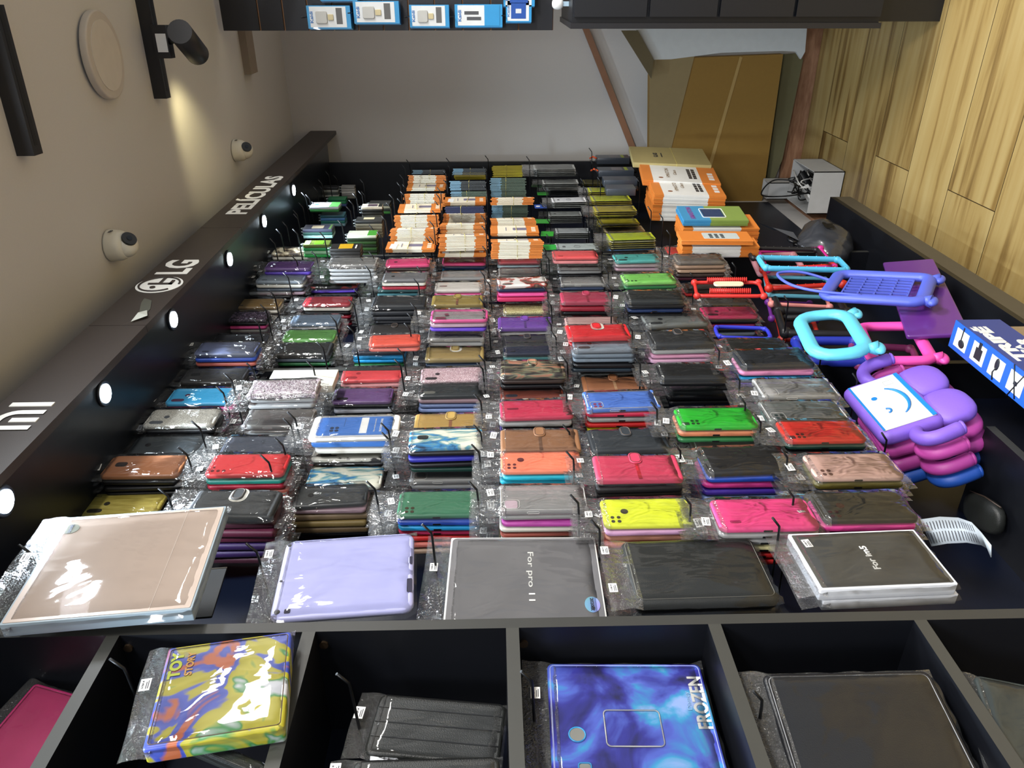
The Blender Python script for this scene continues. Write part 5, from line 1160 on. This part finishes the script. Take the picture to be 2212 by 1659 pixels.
leaning('cardboard_strip', [(1694, 118), (1722, 116), (1735, 128), (1690, 345), (1655, 430), (1650, 425)], 4.06, .03, KB2, 'greenish cardboard strip between carton and skirting', 'cardboard')
leaning('wooden_batten', [(1258, 60), (1272, 60), (1380, 335), (1366, 335)], 4.10, .025, M('#8a6248', .5, name='brown_batten'), 'slanting brown wooden batten on the far wall', 'batten')
# ------------------------------------------------------------------ slatted panel with charger packs and black drawer unit on the right
XS = 3.20
y1 = WX(800, 66, XS).y; ztop = CEIL-.02; zbot = WX(1195, 66, XS).z
SB = M('#141419', .45, name='slat_black'); GW = M('#a07048', .6, name='groove_mdf')
cuts = [WX(px, 60, XS).z for px in (562, 615, 668, 722, 775, 829, 884, 940, 1000, 1060, 1120)]
edges = [ztop]+[c for c in cuts]+[zbot]
core = boxm(XS+.010, XS+.018, y1-1.0, y1, zbot, ztop)
sl = ob('slatted_panel', core, GW, label='black slatted panel with brown grooves hung with charger packs', cat='slat wall')
for i in range(len(edges)-1): ob('slat', boxm(XS, XS+.010, y1-1.0, y1, edges[i+1]+.003, edges[i]-.003), SB, sl)
DX = 2.98; yd = WX(1300, 50, DX).y; zd1 = WX(1236, 60, DX).z; zd0 = WX(1903, 50, DX).z
du = ob('drawer_unit', boxm(DX+.02, XS+.25, yd-1.0, yd, zd0, zd1), BLACK, label='black drawer unit standing below the slatted panel', cat='cabinet')
ob('side_board', boxm(DX-.004, XS+.25, yd-.0, yd+.018, zd0, zd1+.006), M('#1a1a1d', .4), du)
ob('recessed_base', boxm(DX+.08, XS+.25, yd-1.0, yd, 0, zd0), DARK, du)
zs = [zd1]+[WX(px, 30, DX).z for px in (1400, 1552, 1717)]+[zd0]
for i in range(4): ob('drawer_front', boxm(DX, DX+.02, yd-1.0, yd-.02, zs[i+1]+.006, zs[i]-.006), BLACK, du)
CBL = M('#2c8cc4', .35, coat=.3, name='cyan_pack')
def charger(px0, px1, py0, py1, label, style=0, n=3):
    x = XS-.06; p = WX((px0+px1)/2, (py0+py1)/2, x); h = WX(px0, py1, x).z-WX(px1, py1, x).z; w = abs(WX(px0, py0, x).y-WX(px0, py1, x).y)
    w = max(w, .075)
    for i in range(n):
        o = ob('charger_pack', boxm(0, .016, -w/2, w/2, -h/2, h/2), [CBL], label=label if i == 0 else ['', 'first', 'second'][i]+' pack behind the '+label, cat='charger pack'); o.location = (x+i*.0175, p.y-(py1-py0)*0, p.z)
        o.location.y = WX((px0+px1)/2, py1, x).y-w/2+i*.003
        if i: continue
        ob('white_front', boxm(-.0006, 0, -w*.46, w*.44, -h*.40, h*.44), M('#d4d8da', .35), o)
        if style == 0:
            f_ = ob('charger_picture', xform(rslab(w*.55, h*.26, .004, .006, .0015, 4), Matrix.Translation((0, -.003, 0))), M('#b5b6b2', .35), o, loc=(-.0008, w*.0, h*.17), rot=(0, 0, -pi/2))
            ob('plug_picture', xform(rslab(w*.26, h*.13, .003, .002, .001, 2), Matrix.Translation((0, -.002, 0))), M('#c0b48c', .35), o, loc=(-.0008, 0, -h*.04), rot=(0, 0, -pi/2))
            ob('printed_column', boxm(-.0010, -.0006, -w*.4, w*.3, -h*.31, -h*.17), M('#5c5c5c', .5), o)
        elif style == 1:
            ob('cable_picture', join(boxm(-.0012, -.0006, -w*.2, -w*.05, -.0*h, h*.3), boxm(-.0012, -.0006, w*.05, w*.2, -h*.05, h*.25)), M('#4a4c50', .4), o)
            ob('blue_foot', boxm(-.0012, -.0006, -w*.46, w*.44, -h*.44, -h*.12), CBL, o)
        else:
            ob('blue_square', boxm(-.0012, -.0006, -w*.34, w*.34, -h*.28, h*.30), M('#1f4c9c', .4), o); ob('plug_picture', boxm(-.0016, -.0012, -w*.1, w*.1, -h*.1, h*.12), M('#c9ccd0', .4), o)
        ob('lettering', xform(text('Kaidi', w*.5, h*.07, bold=.02), Matrix.Rotation(-pi/2, 4, 'Z')), [M('#2c6cb0', .4)], o, loc=(-.0012, 0, h*.40))
    hk = ob('display_hook', tube([(XS, p.y, p.z+h/2+.006), (x-.02, p.y, p.z+h/2+.006), (x-.03, p.y, p.z+h/2+.016)], .002, 6), HOOKM, label='black hook carrying the '+label, cat='hook')
charger(664, 757, 12, 62, 'charger pack with pale plug, highest one')
charger(764, 862, 4, 51, 'charger pack with purple strip, second from the top')
charger(885, 970, 14, 59, 'charger pack with pale plug in the middle of the slats')
charger(983, 1085, 13, 58, 'cable pack with blue lower half', 1)
charger(1093, 1148, 18, 48, 'small square charging plug pack, lowest', 2)
charger(1088, 1155, -30, 14, 'small plug pack at the picture edge', 2)
charger(690, 770, -40, 2, 'dark charger pack at the picture edge', 2)
q = WX(1205, 8, XS-.05); o = ob('bagged_earphones', blob(.02, .02, .022, nu=12, nv=8, p=.8), WHITE, label='little white bagged item hanging at the lowest slat', cat='earphones'); o.location = q
ob('paper_tag', boxm(-.001, .001, -.008, .008, -.06, -.01), M('#9cb4c4', .5), o, loc=(-.01, .0, 0))
c = WZ(560, 82, CEIL); o = ob('ceiling_bracket', boxm(-.05, .05, -.10, .10, -.03, 0), M('#8c7f70', .8), label='small plastered ledge under the ceiling behind the slatted panel', cat='bracket'); o.location = (WX(515, 80, 3.5).x, WX(515, 80, 3.5).y+.04, CEIL)
# ------------------------------------------------------------------ on the ceiling
TRK = M('#1c1c1f', .45, name='track_black')
def track(a, b_, w, label):
    A, Bq = WZ(*a, CEIL-.02), WZ(*b_, CEIL-.02); d = (A-Bq); L_ = d.length; d.normalize()
    yv = Vector((0, 0, 1)).cross(d)
    o = ob('track_rail', boxm(-.25, L_, -w/2, w/2, -.018, .020), TRK, label=label, cat='light track')
    o.data.transform(Matrix.Translation((.25*0, 0, 0)))
    m_ = fr(Bq, d, yv, Vector((0, 0, 1)))
    o.matrix_world = m_ @ Matrix.Translation((.25, 0, 0)) if False else m_
    me = o.data
    for v in me.vertices:
        if v.co.x < 0: v.co.x = 0
    ob('rail_groove', boxm(.02, L_, -w*.18, w*.18, -.0185, -.018), M('#0c0c0d', .5), o)
    return m_, L_
m1, L1 = track((308, -20), (352, 212), .036, 'black ceiling track rail carrying the spot head')
m2, L2_ = track((-22, 10), (66, 334), .036, 'bare black ceiling track rail, nearest one')
p = WZ(346, 90, CEIL-.05)
o = ob('spot_head', boxm(-.045, .045, -.018, .018, -.03, .012), TRK, label='black cylindrical spot head clipped on the ceiling track', cat='spotlight'); o.matrix_world = fr(p, (m1.to_3x3() @ Vector((1, 0, 0))), (m1.to_3x3() @ Vector((0, 1, 0))), Vector((0, 0, 1)))
ob('paper_sticker', boxm(-.028, .022, -.0188, -.018, -.026, .004), WHITE, o, loc=(0, .0, 0))
pa = WZ(388, 68, CEIL-.150); pb = WZ(428, 118, CEIL-.135)
inv = o.matrix_world.inverted()
ob('swivel_arm', tube([inv @ (p-Vector((0, 0, .03))), inv @ (pa+(pb-pa)*.15)], .009, 8), TRK, o)
cyl = tube([inv @ pa, inv @ (pa+(pb-pa)*.96), inv @ pb], .034, 24, rr=[.034, .034, .031]); ob('lamp_barrel', cyl, TRK, o)
SPD = (pb-pa).normalized()
ob('lamp_lens', tube([inv @ (pb-SPD*.004), inv @ (pb+SPD*.0008)], .026, 20), M('#3a3020', .2), o)
# round panel
pc = WZ(222, 120, CEIL-.012); rad = (WZ(222, 32, CEIL-.012)-WZ(222, 208, CEIL-.012)).length/2
o = ob('round_ceiling_panel', prism([(rad*cos(2*pi*i/48), rad*sin(2*pi*i/48)) for i in range(48)], -.010, .010, .004), M('#c2bab0', .6, name='white_enamel'), label='round off white ceiling light panel, switched off', cat='ceiling light'); o.matrix_world = Matrix.Translation(pc) @ Matrix.Rotation(radians(90), 4, 'X') @ Matrix.Rotation(radians(2.5), 4, 'Z')
ob('diffuser', disc(rad*.8, -.0108, d=.0016, n=40), M('#cfc8bd', .5), o)
def dome(px, py, s, tgt, label):
    q = WZ(px, py, CEIL-.002)
    mt = M('#d9d5c6', .35, name='white_camera_plastic')
    o = ob('security_camera', tube([(0, 0, 0), (0, 0, -.004), (0, 0, -.03), (0, 0, -.045)], 1, 28, rr=[s*1.0, s*1.02, s*.96, s*.80]), mt, label=label, cat='security camera'); o.location = q
    d = (Vector(tgt)-q).normalized(); c = Vector((0, 0, -.040))
    ob('ball', blob(s*.78, s*.78, s*.78, tuple(c), 24, 16), mt, o)
    a = c+d*s*.62; ob('lens_disc', tube([a, c+d*s*.80], s*.46, 24), M('#26241f', .2), o); ob('lens', tube([c+d*s*.79, c+d*s*.83], s*.17, 16), M('#0c0c0e', .1), o)
    ob('lettering', xform(text('VIZO', s*.5, s*.2, bold=.03), Matrix.Identity(4)), INK, o, loc=(-.3*s, -s*1.0, -.016))
dome(238, 530, .042, (1.2, -2.0, 1.2), 'white dome security camera, nearer and larger one')
dome(507, 325, .042, (1.4, -2.0, 1.3), 'white dome security camera, farther one by the lettered sign')
lamp('spot_lamp', 'SPOT', (2.35, -1.5, CEIL-.12), 20, (1, .80, .42), tuple(WY(905, 480, .85)), spot_size=radians(17), spot_blend=.6, shadow_soft_size=.02)
lamp('added_ceiling_spot', 'SPOT', tuple(pb+SPD*.03), 6, (1, .85, .45), tuple(WZ(420, 310, CEIL)), spot_size=radians(60), spot_blend=1, shadow_soft_size=.03)  # added lamp at the unlit barrel, makes the warm patch on the ceiling
